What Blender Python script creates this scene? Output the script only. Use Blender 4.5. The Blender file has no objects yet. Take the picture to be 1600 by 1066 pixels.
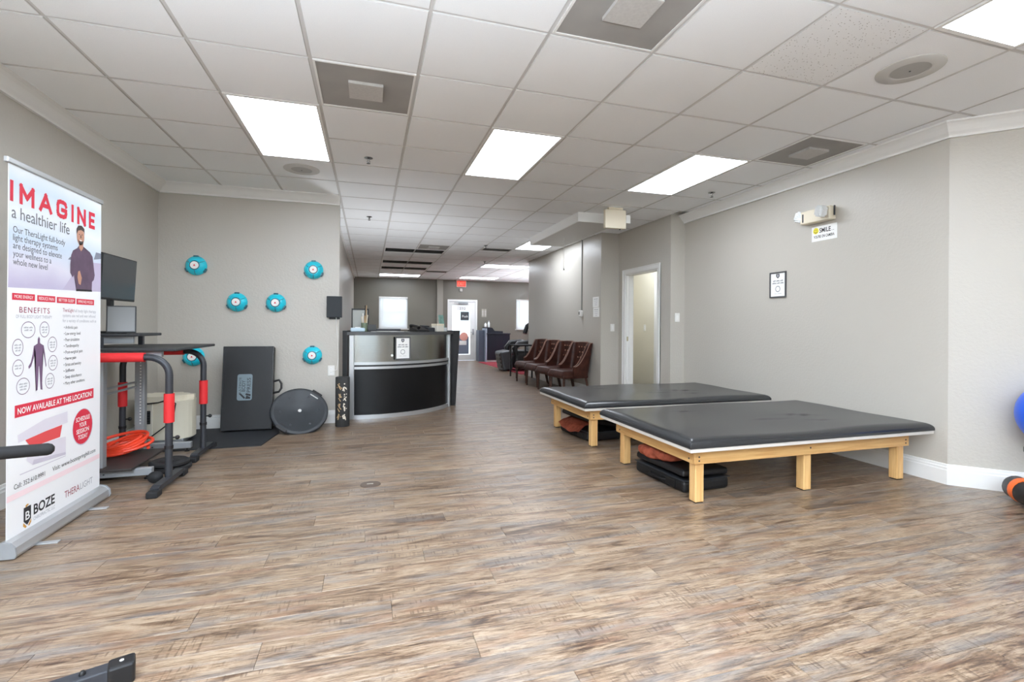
import bpy, bmesh, math, random
from mathutils import Vector, Matrix

# ------------------------------------------------------------------ camera, world, exposure
sc = bpy.context.scene
COL = sc.collection
H_CAM, CEIL = 1.15, 2.669
YAW, ROLL, FPX, CY = 0.290, 0.0066, 751.0, 510.2
cy_, sy_ = math.cos(YAW), math.sin(YAW)
_r = Vector((cy_, -sy_, 0)); _f = Vector((sy_, cy_, 0)); _u = Vector((0, 0, 1))
R_ = _r * math.cos(ROLL) + _u * math.sin(ROLL)
U_ = -_r * math.sin(ROLL) + _u * math.cos(ROLL)
cam_d = bpy.data.cameras.new('camera')
cam_d.sensor_width = 36.0
cam_d.lens = FPX / 1600 * 36.0
cam_d.shift_y = (CY - 533.0) / 1600
cam_d.clip_start = 0.05
cam = bpy.data.objects.new('camera', cam_d)
cam.matrix_world = Matrix(((R_.x, U_.x, -_f.x, 0), (R_.y, U_.y, -_f.y, 0), (R_.z, U_.z, -_f.z, H_CAM), (0, 0, 0, 1)))
COL.objects.link(cam)
sc.camera = cam

w = bpy.data.worlds.new('daylight'); sc.world = w; w.use_nodes = True
w.node_tree.nodes['Background'].inputs[0].default_value = (0.84, 0.94, 1.07, 1)
w.node_tree.nodes['Background'].inputs[1].default_value = 2.0

UP = 1.0
# added fill spots, out of view, aimed up to brighten the ceiling: one behind the camera, one behind the desk, one round the corner of the far room
for nm, loc, watt in (('ceiling_fill_spot', (-0.8, -1.7, 0.55), 2700.0), ('ceiling_fill_spot', (0.30, 7.30, 0.45), 80.0), ('ceiling_fill_spot', (5.2, 13.0, 0.8), 200.0)):
    ld = bpy.data.lights.new(nm, 'SPOT'); ld.energy = watt * UP; ld.spot_size = math.radians(140); ld.spot_blend = 0.6; ld.shadow_soft_size = 0.25; ld.color = (0.85, 0.97, 1.12) if loc[1] < 0 else (0.95, 0.98, 1.04)
    lo = bpy.data.objects.new(nm, ld); lo.location = loc; lo.rotation_euler = (math.pi, 0, 0); COL.objects.link(lo)

sc.view_settings.view_transform = 'Standard'
sc.view_settings.look = 'None'
sc.view_settings.gamma = 1
sc.view_settings.use_curve_mapping = False
sc.view_settings.exposure = 0.37
PANEL = 10.8
sc.cycles.max_bounces = 10
sc.cycles.diffuse_bounces = 6
sc.cycles.glossy_bounces = 4
sc.cycles.transparent_max_bounces = 12
sc.cycles.caustics_reflective = False
sc.cycles.caustics_refractive = False
sc.cycles.sample_clamp_indirect = 6.0
rnd = random.Random(7)

# ------------------------------------------------------------------ helpers
def lin(c):
    c = c / 255.0
    return c / 12.92 if c <= 0.04045 else ((c + 0.055) / 1.055) ** 2.4
def rgb(r, g, b): return (lin(r), lin(g), lin(b), 1)

MATS = {}
def mat(name, col=(200, 200, 200), rough=0.5, metal=0.0, spec=0.5, bump=None, var=None, emit=None, trans=0.0, coat=0.0, alpha=None):
    """bump = (noise scale, strength, distance); var = (noise scale, amount)"""
    if name in MATS: return MATS[name]
    m = bpy.data.materials.new(name); m.use_nodes = True
    nt = m.node_tree; p = nt.nodes['Principled BSDF']
    p.inputs['Base Color'].default_value = rgb(*col)
    p.inputs['Roughness'].default_value = rough
    p.inputs['Metallic'].default_value = metal
    p.inputs['Specular IOR Level'].default_value = spec
    p.inputs['Transmission Weight'].default_value = trans
    p.inputs['Coat Weight'].default_value = coat
    if alpha is not None: p.inputs['Alpha'].default_value = alpha
    tc = nt.nodes.new('ShaderNodeNewGeometry')
    if bump:
        n = nt.nodes.new('ShaderNodeTexNoise'); n.inputs['Scale'].default_value = bump[0]; n.inputs['Detail'].default_value = 4
        b = nt.nodes.new('ShaderNodeBump'); b.inputs['Strength'].default_value = bump[1]; b.inputs['Distance'].default_value = bump[2]
        nt.links.new(tc.outputs['Position'], n.inputs['Vector'])
        nt.links.new(n.outputs['Fac'], b.inputs['Height']); nt.links.new(b.outputs['Normal'], p.inputs['Normal'])
    if var:
        n = nt.nodes.new('ShaderNodeTexNoise'); n.inputs['Scale'].default_value = var[0]; n.inputs['Detail'].default_value = 5
        nt.links.new(tc.outputs['Position'], n.inputs['Vector'])
        r = nt.nodes.new('ShaderNodeValToRGB'); c = rgb(*col)
        r.color_ramp.elements[0].position = 0.3; r.color_ramp.elements[1].position = 0.7
        r.color_ramp.elements[0].color = tuple(x * (1 - var[1]) for x in c[:3]) + (1,)
        r.color_ramp.elements[1].color = tuple(min(1, x * (1 + var[1])) for x in c[:3]) + (1,)
        nt.links.new(n.outputs['Fac'], r.inputs['Fac']); nt.links.new(r.outputs['Color'], p.inputs['Base Color'])
    if emit:
        p.inputs['Emission Color'].default_value = rgb(*emit[:3]); p.inputs['Emission Strength'].default_value = emit[3]
    MATS[name] = m
    return m

def bm_new(): return bmesh.new()

def box(bm, x0, y0, z0, x1, y1, z1, M=None):
    vs = [bm.verts.new((x, y, z)) for x in (x0, x1) for y in (y0, y1) for z in (z0, z1)]
    for f in ((0, 1, 3, 2), (4, 6, 7, 5), (0, 4, 5, 1), (2, 3, 7, 6), (0, 2, 6, 4), (1, 5, 7, 3)):
        bm.faces.new([vs[i] for i in f])
    if M: bmesh.ops.transform(bm, matrix=M, verts=vs)
    return vs

def rbox(bm, x0, y0, z0, x1, y1, z1, r=0.005, seg=2, M=None):
    t = bmesh.new(); box(t, x0, y0, z0, x1, y1, z1)
    bmesh.ops.recalc_face_normals(t, faces=t.faces)
    r = min(r, 0.49 * min(abs(x1 - x0), abs(y1 - y0), abs(z1 - z0)))
    bmesh.ops.bevel(t, geom=list(t.edges), offset=r, segments=seg, profile=0.5, affect='EDGES', clamp_overlap=True)
    if M: bmesh.ops.transform(t, matrix=M, verts=t.verts)
    merge(bm, t)

def merge(bm, t):
    mp = {v: bm.verts.new(v.co) for v in t.verts}
    for f in t.faces:
        try: g = bm.faces.new([mp[v] for v in f.verts]); g.smooth = f.smooth
        except ValueError: pass
    t.free()

def prism(bm, pts, axis, a, b):
    """extrude polygon pts (2D) along axis from a to b. axis z: (x,y); axis x: (y,z); axis y: (x,z)"""
    def P(p, c): return {'z': (p[0], p[1], c), 'x': (c, p[0], p[1]), 'y': (p[0], c, p[1])}[axis]
    lo = [bm.verts.new(P(p, a)) for p in pts]; hi = [bm.verts.new(P(p, b)) for p in pts]
    n = len(pts)
    bm.faces.new(lo[::-1]); bm.faces.new(hi)
    for i in range(n): bm.faces.new((lo[i], lo[(i + 1) % n], hi[(i + 1) % n], hi[i]))
    return lo + hi

def tube(bm, path, r, seg=12, cap=True, closed=False):
    path = [Vector(p) for p in path]; n = len(path); rings = []
    rr = r if isinstance(r, (list, tuple)) else [r] * n
    prev = None
    for i, p in enumerate(path):
        a = path[(i - 1) % n] if (i > 0 or closed) else p
        b = path[(i + 1) % n] if (i < n - 1 or closed) else p
        t = (b - a).normalized()
        if prev is None:
            ref = Vector((0, 0, 1)) if abs(t.z) < 0.9 else Vector((1, 0, 0))
            s = t.cross(ref).normalized()
        else:
            s = (prev - t * prev.dot(t)).normalized()
        prev = s; q = t.cross(s)
        rings.append([bm.verts.new(p + (s * math.cos(k * 2 * math.pi / seg) + q * math.sin(k * 2 * math.pi / seg)) * rr[i]) for k in range(seg)])
    m = n if closed else n - 1
    for i in range(m):
        A, B = rings[i], rings[(i + 1) % n]
        for k in range(seg):
            f = bm.faces.new((A[k], A[(k + 1) % seg], B[(k + 1) % seg], B[k])); f.smooth = True
    if cap and not closed:
        bm.faces.new(rings[0][::-1]); bm.faces.new(rings[-1])

def lathe(bm, prof, seg=32, M=None, smooth=True):
    """prof = [(r, z)...] around Z"""
    rings = []
    for r, z in prof:
        if r < 1e-6: rings.append([bm.verts.new((0, 0, z))])
        else: rings.append([bm.verts.new((r * math.cos(k * 2 * math.pi / seg), r * math.sin(k * 2 * math.pi / seg), z)) for k in range(seg)])
    for A, B in zip(rings, rings[1:]):
        for k in range(seg):
            a, b = A[k % len(A)], A[(k + 1) % len(A)]; c, d = B[(k + 1) % len(B)], B[k % len(B)]
            q = [v for i, v in enumerate((a, b, c, d)) if v not in (a, b, c, d)[:i]]
            if len(q) > 2:
                f = bm.faces.new(q); f.smooth = smooth
    vs = [v for r in rings for v in r]
    if M: bmesh.ops.transform(bm, matrix=M, verts=vs)

def grid_surf(bm, fn, nu, nv, smooth=True):
    V = [[bm.verts.new(fn(i / nu, j / nv)) for j in range(nv + 1)] for i in range(nu + 1)]
    for i in range(nu):
        for j in range(nv):
            f = bm.faces.new((V[i][j], V[i + 1][j], V[i + 1][j + 1], V[i][j + 1])); f.smooth = smooth
    return V

def arc_panel(bm, c, r0, r1, z0, z1, a0, a1, n=28):
    A = [math.radians(a0 + (a1 - a0) * i / n) for i in range(n + 1)]
    rows = []
    for a in A:
        ca, sa = math.cos(a), math.sin(a)
        rows.append([bm.verts.new((c[0] + r * ca, c[1] + r * sa, z)) for r, z in ((r1, z0), (r1, z1), (r0, z1), (r0, z0))])
    for P, Q in zip(rows, rows[1:]):
        for k in range(4):
            f = bm.faces.new((P[k], Q[k], Q[(k + 1) % 4], P[(k + 1) % 4])); f.smooth = k in (0, 2)
    bm.faces.new(rows[0]); bm.faces.new(rows[-1][::-1])

def obj(name, bm, m, parent=None, loc=(0, 0, 0), rot=(0, 0, 0), fix=True):
    if fix: bmesh.ops.recalc_face_normals(bm, faces=bm.faces)
    me = bpy.data.meshes.new(name); bm.to_mesh(me); bm.free()
    if m: me.materials.append(m)
    if any(p.use_smooth for p in me.polygons): me.set_sharp_from_angle(angle=math.radians(42))
    o = bpy.data.objects.new(name, me); COL.objects.link(o)
    o.location = loc; o.rotation_euler = rot
    if parent: o.parent = parent
    return o
def tag(o, label, cat, group=None):
    o['label'] = label; o['category'] = cat
    if group: o['group'] = group
    return o
def thing(name, label, cat, loc=(0, 0, 0), rotz=0.0, group=None):
    o = bpy.data.objects.new(name, None); COL.objects.link(o); o.empty_display_size = 0.05
    o.location = loc; o.rotation_euler = (0, 0, rotz)
    return tag(o, label, cat, group)
def struct(o): o['kind'] = 'structure'; return o
def stuff(o): o['kind'] = 'stuff'; return o
CH = {}
def kids(o): return [c for c in bpy.data.objects if c.parent == o]
def dup(root, loc, rotz=0.0, label=None, name=None):
    r = root.copy(); COL.objects.link(r); r.location = loc; r.rotation_euler = (0, 0, rotz)
    if label: r['label'] = label
    for ch in kids(root):
        c = ch.copy(); COL.objects.link(c); c.parent = r
        for g in kids(ch):
            d = g.copy(); COL.objects.link(d); d.parent = c
    return r
def qbox(name, m, parent, dims, r=0.004, seg=2, **k):
    b = bm_new(); rbox(b, *dims, r=r, seg=seg); return obj(name, b, m, parent, **k)

def text(name, s, m, parent, M, size, width=None, align='LEFT', bold=0.0, spacing=1.0):
    c = bpy.data.curves.new('txt', 'FONT'); c.body = s; c.size = size; c.align_x = align; c.offset = bold; c.space_character = spacing
    c.resolution_u = 3
    o = bpy.data.objects.new('txt', c); COL.objects.link(o)
    bpy.context.view_layer.update()
    me = bpy.data.meshes.new_from_object(o.evaluated_get(bpy.context.evaluated_depsgraph_get()))
    bpy.data.objects.remove(o); bpy.data.curves.remove(c)
    if width and len(me.vertices):
        xs = [v.co.x for v in me.vertices]; k = width / max(1e-6, max(xs) - min(xs))
        x0 = min(xs) if align == 'LEFT' else 0
        for v in me.vertices: v.co.x = (v.co.x - x0) * k
    me.transform(M); me.materials.clear(); me.materials.append(m)
    t = bpy.data.objects.new(name, me); COL.objects.link(t)
    if parent: t.parent = parent
    return t
def poly(bm, pts, M):
    f = bm.faces.new([bm.verts.new(M @ Vector((p[0], p[1], 0))) for p in pts])
    bmesh.ops.triangulate(bm, faces=[f])
def ell(cx, cy, rx, ry, n=28, a0=0): return [(cx + rx * math.cos(a0 + 2 * math.pi * k / n), cy + ry * math.sin(a0 + 2 * math.pi * k / n)) for k in range(n)]
def ring(bm, cx, cy, rx, ry, w_, M, n=28):
    A = [bm.verts.new(M @ Vector((x, y, 0))) for x, y in ell(cx, cy, rx, ry, n)]
    B = [bm.verts.new(M @ Vector((x, y, 0))) for x, y in ell(cx, cy, rx - w_, ry - w_, n)]
    for k in range(n): bm.faces.new((A[k], A[(k + 1) % n], B[(k + 1) % n], B[k]))

def marks(name, m, parent, M, x, y, w_, h_, words=(3, 2, 4)):
    """small print too blurred to read: a row of short uneven dashes"""
    b = bm_new(); tot = sum(words) + 0.7 * (len(words) - 1); u = w_ / tot; cx = x - w_ / 2
    for wd in words:
        for k in range(wd):
            hh = h_ * (0.65 + 0.35 * ((k * 7 + wd * 3) % 3) / 2)
            poly(b, [(cx + u * 0.12, y), (cx + u * 0.85, y), (cx + u * 0.85, y + hh), (cx + u * 0.12, y + hh)], M); cx += u
        cx += u * 0.7
    return stuff(obj(name, b, m, parent))
# ------------------------------------------------------------------ materials
def wall_mat(name, c):
    m = mat(name, c, rough=0.36, spec=0.5)
    nt = m.node_tree; p = nt.nodes['Principled BSDF']
    g = nt.nodes.new('ShaderNodeNewGeometry')
    n1 = nt.nodes.new('ShaderNodeTexNoise'); n1.inputs['Scale'].default_value = 48; n1.inputs['Detail'].default_value = 3; n1.inputs['Roughness'].default_value = 0.45
    r1 = nt.nodes.new('ShaderNodeValToRGB'); r1.color_ramp.elements[0].position = 0.42; r1.color_ramp.elements[1].position = 0.58
    n2 = nt.nodes.new('ShaderNodeTexNoise'); n2.inputs['Scale'].default_value = 110; n2.inputs['Detail'].default_value = 2
    ad = nt.nodes.new('ShaderNodeMath'); ad.operation = 'MULTIPLY_ADD'; ad.inputs[1].default_value = 0.4
    b = nt.nodes.new('ShaderNodeBump'); b.inputs['Strength'].default_value = 0.16; b.inputs['Distance'].default_value = 0.003
    for n in (n1, n2): nt.links.new(g.outputs['Position'], n.inputs['Vector'])
    nt.links.new(n1.outputs['Fac'], r1.inputs['Fac'])
    nt.links.new(n2.outputs['Fac'], ad.inputs[0]); nt.links.new(r1.outputs['Color'], ad.inputs[2])
    nt.links.new(ad.outputs[0], b.inputs['Height']); nt.links.new(b.outputs['Normal'], p.inputs['Normal'])
    return m
WALL = wall_mat('grey_wall_paint', (189, 184, 175))
WALLF = wall_mat('far_wall_dark_grey', (120, 116, 106))  # far wall coloured a darker grey than the other walls
TAN = wall_mat('tan_wall_paint', (222, 216, 198))
TRIM = mat('white_trim_paint', (238, 238, 236), rough=0.35)
TILE = mat('ceiling_tile', (246, 249, 251), rough=0.95, spec=0.1, bump=(420, 0.25, 0.002), var=(260, 0.03))
TEE = mat('ceiling_tee', (212, 212, 211), rough=0.6)
WHITE = mat('white_plastic', (235, 234, 230), rough=0.4)
IVORY = mat('ivory_plastic', (232, 222, 200), rough=0.45)
BLACK = mat('black_plastic', (15, 15, 17), rough=0.45)
RUBBER = mat('black_rubber', (24, 24, 26), rough=0.75, bump=(300, 0.2, 0.001))
VINYL = mat('black_vinyl', (40, 41, 43), rough=0.27, spec=0.6, bump=(500, 0.06, 0.0006))
VINYLM = mat('matte_black_vinyl', (15, 15, 17), rough=0.5, bump=(400, 0.15, 0.0008))
FLOORMAT = mat('rubber_floor_mat', (36, 38, 42), rough=0.7, bump=(200, 0.3, 0.001))
SILVER = mat('silver_metal', (196, 198, 200), rough=0.35, metal=0.7)
ALU = mat('brushed_aluminium', (178, 180, 178), rough=0.3, metal=1.0)
GREYMET = mat('grey_painted_steel', (160, 163, 166), rough=0.4, metal=0.3)
DARKMET = mat('dark_grey_steel', (56, 58, 63), rough=0.42, metal=0.3)
RED = mat('red_foam', (214, 38, 42), rough=0.6)
TEAL = mat('teal_plastic', (36, 206, 230), rough=0.22, coat=0.3)
TEALD = mat('dark_teal_plastic', (14, 92, 108), rough=0.3)
ORANGE = mat('orange_rubber', (238, 70, 40), rough=0.4)
ORANGE2 = mat('orange_plastic', (230, 105, 45), rough=0.4)
BLUE = mat('blue_ball', (22, 92, 220), rough=0.35)
BEIGE = mat('beige_plastic', (222, 216, 196), rough=0.45)
NAVY = mat('navy_paint', (18, 22, 36), rough=0.45)
PAPER = mat('paper_white', (244, 244, 242), rough=0.7)
INK = mat('ink_black', (35, 35, 38), rough=0.7)
INKG = mat('ink_grey', (110, 112, 118), rough=0.7)
INKL = mat('ink_pale', (176, 178, 184), rough=0.7)
INKR = mat('ink_red', (215, 45, 68), rough=0.7)
INKM = mat('ink_maroon', (150, 40, 70), rough=0.7)
INKP = mat('ink_purple', (120, 92, 122), rough=0.7)
BROWNCL = mat('rust_towel', (150, 78, 58), rough=0.95, spec=0.1, bump=(180, 0.6, 0.004), var=(30, 0.25))
LEATHER = mat('brown_leather', (60, 30, 22), rough=0.45, spec=0.3, bump=(60, 0.25, 0.004), var=(12, 0.35))
DARKWOOD = mat('dark_wood', (66, 38, 26), rough=0.4, var=(20, 0.2))
CARPET = mat('red_carpet', (140, 42, 54), rough=0.95, bump=(300, 0.5, 0.004), var=(40, 0.15))
GRILLE = mat('grey_perforated', (132, 130, 126), rough=0.7, var=(60, 0.08))
SPK = mat('speaker_grille', (200, 199, 195), rough=0.6)
SPKD = mat('speaker_grille_centre', (172, 171, 167), rough=0.7, bump=(500, 0.5, 0.002))
SCREEN = mat('dark_screen', (50, 54, 58), rough=0.22, spec=0.5)
DARK = mat('dark_void', (20, 20, 20), rough=0.9)
PANELM = mat('light_panel', (255, 255, 255), rough=0.6, emit=(255, 255, 255, PANEL))
PANELM.node_tree.nodes['Principled BSDF'].inputs['Emission Color'].default_value = (0.905, 0.975, 1.07, 1)

def glass_mat():
    m = bpy.data.materials.new('window_glass'); m.use_nodes = True; nt = m.node_tree; nt.nodes.clear()
    o = nt.nodes.new('ShaderNodeOutputMaterial'); t = nt.nodes.new('ShaderNodeBsdfTransparent'); g = nt.nodes.new('ShaderNodeBsdfGlossy')
    g.inputs['Roughness'].default_value = 0.03; t.inputs[0].default_value = (0.94, 0.97, 0.96, 1)
    x = nt.nodes.new('ShaderNodeMixShader'); x.inputs[0].default_value = 0.07
    nt.links.new(t.outputs[0], x.inputs[1]); nt.links.new(g.outputs[0], x.inputs[2]); nt.links.new(x.outputs[0], o.inputs[0]); return m
GLASS = glass_mat()
def blind_mat():
    m = bpy.data.materials.new('blind_slats'); m.use_nodes = True; nt = m.node_tree; nt.nodes.clear()
    o = nt.nodes.new('ShaderNodeOutputMaterial'); d = nt.nodes.new('ShaderNodeBsdfDiffuse'); t = nt.nodes.new('ShaderNodeBsdfTranslucent')
    d.inputs[0].default_value = rgb(252, 252, 252); t.inputs[0].default_value = rgb(250, 250, 250)
    x = nt.nodes.new('ShaderNodeMixShader'); x.inputs[0].default_value = 0.5
    nt.links.new(d.outputs[0], x.inputs[1]); nt.links.new(t.outputs[0], x.inputs[2]); nt.links.new(x.outputs[0], o.inputs[0]); return m
BLIND = blind_mat()

def wood_mat(name, base, dark, axis='X'):
    m = mat(name, base, rough=0.42); nt = m.node_tree; p = nt.nodes['Principled BSDF']
    tc = nt.nodes.new('ShaderNodeTexCoord'); mp = nt.nodes.new('ShaderNodeMapping')
    mp.inputs['Scale'].default_value = {'X': (1.5, 22, 22), 'Z': (22, 22, 1.5), 'Y': (22, 1.5, 22)}[axis]
    n = nt.nodes.new('ShaderNodeTexNoise'); n.inputs['Scale'].default_value = 2.0; n.inputs['Detail'].default_value = 6; n.inputs['Distortion'].default_value = 0.6
    r = nt.nodes.new('ShaderNodeValToRGB'); r.color_ramp.elements[0].color = rgb(*dark); r.color_ramp.elements[1].color = rgb(*base)
    r.color_ramp.elements[0].position = 0.32; r.color_ramp.elements[1].position = 0.62
    nt.links.new(tc.outputs['Object'], mp.inputs[0]); nt.links.new(mp.outputs[0], n.inputs['Vector'])
    nt.links.new(n.outputs['Fac'], r.inputs['Fac']); nt.links.new(r.outputs['Color'], p.inputs['Base Color'])
    return m
PINE = wood_mat('maple_rail', (226, 184, 122), (202, 152, 92), 'X')
PINEY = wood_mat('maple_rail_side', (226, 184, 122), (202, 152, 92), 'Y')
PINEZ = wood_mat('maple_leg', (228, 186, 126), (206, 158, 98), 'Z')

PW, PL, PY0, PX0 = 0.148, 1.20, 0.0, 0.14
def plank_mat():
    m = mat('vinyl_planks', (160, 138, 116), rough=0.4, spec=0.5); nt = m.node_tree; p = nt.nodes['Principled BSDF']; L = nt.links
    N = nt.nodes.new
    g = N('ShaderNodeNewGeometry'); sx = N('ShaderNodeSeparateXYZ'); L.new(g.outputs['Position'], sx.inputs[0])
    def M(op, a, b=None, c=None):
        n = N('ShaderNodeMath'); n.operation = op
        for i, v in enumerate((a, b, c)):
            if v is None: continue
            if isinstance(v, (int, float)): n.inputs[i].default_value = v
            else: L.new(v, n.inputs[i])
        return n.outputs[0]
    row = M('FLOOR', M('DIVIDE', M('SUBTRACT', sx.outputs['Y'], PY0), PW))
    off = M('MULTIPLY', M('FRACT', M('MULTIPLY', row, 0.3819)), PL)
    col = M('FLOOR', M('DIVIDE', M('SUBTRACT', M('SUBTRACT', sx.outputs['X'], PX0), off), PL))
    cv = N('ShaderNodeCombineXYZ'); L.new(row, cv.inputs[0]); L.new(col, cv.inputs[1])
    wn = N('ShaderNodeTexWhiteNoise'); wn.noise_dimensions = '2D'; L.new(cv.outputs[0], wn.inputs['Vector'])
    rv = wn.outputs['Value']; sc_ = N('ShaderNodeSeparateColor'); L.new(wn.outputs['Color'], sc_.inputs[0])
    def coords(kx, ky, kr):
        c = N('ShaderNodeCombineXYZ')
        L.new(M('MULTIPLY_ADD', rv, 37.0, M('MULTIPLY', sx.outputs['X'], kx)), c.inputs[0])
        L.new(M('MULTIPLY', sx.outputs['Y'], ky), c.inputs[1]); L.new(M('MULTIPLY', rv, kr), c.inputs[2]); return c.outputs[0]
    def noise(vec, sc2, det=6, ro=0.55, dist=0.0):
        n = N('ShaderNodeTexNoise'); L.new(vec, n.inputs['Vector']); n.inputs['Scale'].default_value = sc2
        n.inputs['Detail'].default_value = det; n.inputs['Roughness'].default_value = ro; n.inputs['Distortion'].default_value = dist; return n.outputs['Fac']
    def ramp(f, els):
        r = N('ShaderNodeValToRGB'); L.new(f, r.inputs['Fac'])
        while len(r.color_ramp.elements) < len(els): r.color_ramp.elements.new(0.5)
        for e, (ps, c) in zip(r.color_ramp.elements, els): e.position = ps; e.color = c
        return r.outputs['Color']
    def mix(a, b, f, mode='MIX'):
        n = N('ShaderNodeMix'); n.data_type = 'RGBA'; n.blend_type = mode
        for s_, v in ((0, f), (6, a), (7, b)):
            if isinstance(v, (int, float)): n.inputs[s_].default_value = v
            elif isinstance(v, tuple): n.inputs[s_].default_value = v
            else: L.new(v, n.inputs[s_])
        return n.outputs[2]
    grain = noise(coords(3.4, 44, 90), 1.5, 10, 0.74, 1.6)
    big = noise(coords(2.2, 11, 60), 1.4, 6, 0.68, 1.2)
    tone = M('ADD', M('MULTIPLY_ADD', big, 0.55, M('MULTIPLY', grain, 0.69)), M('MULTIPLY', M('SUBTRACT', sc_.outputs[0], 0.5), 0.04))
    c1 = ramp(tone, [(0.49, rgb(74, 54, 40)), (0.565, rgb(122, 96, 73)), (0.635, rgb(157, 131, 104)), (0.725, rgb(183, 160, 134))])
    grey = noise(coords(1.1, 8, 30), 1.9, 4, 0.6)
    c2 = mix(c1, rgb(136, 134, 132), M('MULTIPLY', ramp(grey, [(0.48, (0, 0, 0, 1)), (0.66, (1, 1, 1, 1))]), 0.60))
    ruddy = noise(coords(1.4, 7, 45), 2.3, 4, 0.6)
    c2 = mix(c2, rgb(152, 112, 84), M('MULTIPLY', ramp(ruddy, [(0.54, (0, 0, 0, 1)), (0.68, (1, 1, 1, 1))]), 0.50))
    fine = noise(coords(16, 210, 10), 1.0, 4, 0.65)
    c3 = mix(c2, rgb(62, 44, 34), M('MULTIPLY', ramp(fine, [(0.55, (0, 0, 0, 1)), (0.66, (1, 1, 1, 1))]), 0.50))
    saw = noise(coords(95, 7, 20), 1.0, 2, 0.5)
    patch = noise(coords(1.5, 9, 70), 1.7, 2, 0.5)
    sawm = M('MULTIPLY', ramp(saw, [(0.54, (0, 0, 0, 1)), (0.64, (1, 1, 1, 1))]), ramp(patch, [(0.54, (0, 0, 0, 1)), (0.62, (1, 1, 1, 1))]))
    c4 = mix(c3, rgb(82, 58, 42), M('MULTIPLY', sawm, 0.55))
    streak = noise(coords(4.5, 60, 50), 1.2, 8, 0.75, 2.0)
    c5 = mix(c4, rgb(74, 54, 42), M('MULTIPLY', ramp(streak, [(0.56, (0, 0, 0, 1)), (0.66, (1, 1, 1, 1))]), 0.62))
    hsv = N('ShaderNodeHueSaturation'); L.new(c5, hsv.inputs['Color'])
    L.new(M('MULTIPLY_ADD', sc_.outputs[1], 0.08, 0.68), hsv.inputs['Value']); hsv.inputs['Saturation'].default_value = 0.94
    L.new(hsv.outputs['Color'], p.inputs['Base Color'])
    L.new(M('MULTIPLY_ADD', grain, 0.22, 0.22), p.inputs['Roughness'])
    b = N('ShaderNodeBump'); b.inputs['Strength'].default_value = 0.12; b.inputs['Distance'].default_value = 0.0012
    L.new(M('ADD', fine, M('MULTIPLY', sawm, -0.5)), b.inputs['Height']); L.new(b.outputs['Normal'], p.inputs['Normal'])
    return m
PLANK = plank_mat()

# ------------------------------------------------------------------ room shell
def wallbox(name, x0, y0, x1, y1, z0=0.0, z1=CEIL + 0.1, m=None):
    b = bm_new(); box(b, x0, y0, z0, x1, y1, z1); return struct(obj(name, b, m or WALL))
def wall_y_open(name, y0, y1, x0, x1, holes, m=None):
    """wall running in X, thick y0..y1, with holes (hx0,hx1,hz0,hz1), one mesh"""
    b = bm_new(); xs = sorted({x0, x1, *[h[0] for h in holes], *[h[1] for h in holes]}); top = CEIL + 0.1
    for a, c in zip(xs, xs[1:]):
        hh = [h for h in holes if h[0] <= a + 1e-6 and h[1] >= c - 1e-6]
        if not hh: box(b, a, y0, 0, c, y1, top)
        else:
            h = hh[0]
            if h[2] > 0: box(b, a, y0, 0, c, y1, h[2])
            box(b, a, y0, h[3], c, y1, top)
    bmesh.ops.remove_doubles(b, verts=b.verts, dist=1e-5)
    return struct(obj(name, b, m or WALL))

XL, YB, XE = -2.17, 6.03, -0.335          # left wall, back wall plane, free end of the back wall
XR = 4.12; YA = 2.49                      # right wall, its corner with the angled wall
XF, YFr = 5.2, -3.6                       # side and end of the room behind the camera
XD = 3.90; YD0, YD1 = 5.60, 7.00          # wall with the doorway
XH = 3.58; YH = 10.65                     # right wall of the hall and its end
XHL = -0.45; YF = 15.8; XFR = 7.0         # left wall of the hall, far wall, right side of the far room

wallbox('wall_left', XL - 0.12, YFr - 0.12, XL, YB + 0.14)
wallbox('wall_back', XL, YB, XE, YB + 0.14)
wallbox('wall_hall_left', XHL - 0.12, YB + 0.14, XHL, YF, m=WALL)
wallbox('wall_right', XR, YA, XR + 0.12, YD0)
b = bm_new(); d = XF - XR
prism(b, [(XR, YA), (XF, YA - d), (XF + 0.12, YA - d), (XF + 0.12, YA - d + 0.05), (XR + 0.12, YA + 0.05)], 'z', 0, CEIL + 0.1); struct(obj('wall_right_angle', b, WALL))
wallbox('wall_right_front', XF, YFr, XF + 0.12, YA - d)
# doorway wall (runs in Y) with opening
DY0, DY1, DZ = 5.895, 6.785, 1.985
b = bm_new()
box(b, XD, YD0, 0, XD + 0.13, DY0, CEIL + 0.1); box(b, XD, DY1, 0, XD + 0.13, YD1 + 0.13, CEIL + 0.1); box(b, XD, DY0, DZ, XD + 0.13, DY1, CEIL + 0.1)
box(b, XD + 0.13, YD0, 0, XR + 0.12, YD0 + 0.1, CEIL + 0.1)
struct(obj('wall_doorway', b, WALL))
wallbox('wall_return', XH + 0.13, YD1, XD, YD1 + 0.13)
wallbox('wall_hall_right', XH, YD1, XH + 0.13, YH)
wallbox('wall_far_room_near', XH + 0.13, YH - 0.12, XFR, YH)
wallbox('wall_far_room_right', XFR, YH - 0.12, XFR + 0.12, YF)
WIN = [(0.307, 1.208, 1.055, 2.075), (4.86, 5.76, 1.055, 2.08)]
DR = (2.49, 3.49, 0.0, 2.03)
wall_y_open('wall_far', YF, YF + 0.16, XHL - 0.12, XFR + 0.12, WIN + [DR], m=WALLF)
FW = [(-2.0, 0.0, 0.10, 2.5), (0.2, 2.2, 0.10, 2.5)]
wall_y_open('wall_front', YFr - 0.12, YFr, XL, XF + 0.12, FW)
# pilaster on far wall
b = bm_new(); rbox(b, 2.14, YF - 0.09, 0, 2.33, YF, CEIL, r=0.004); struct(obj('trim_1', b, wall_mat('mid_grey_wall_paint', (158, 154, 144))))
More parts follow.
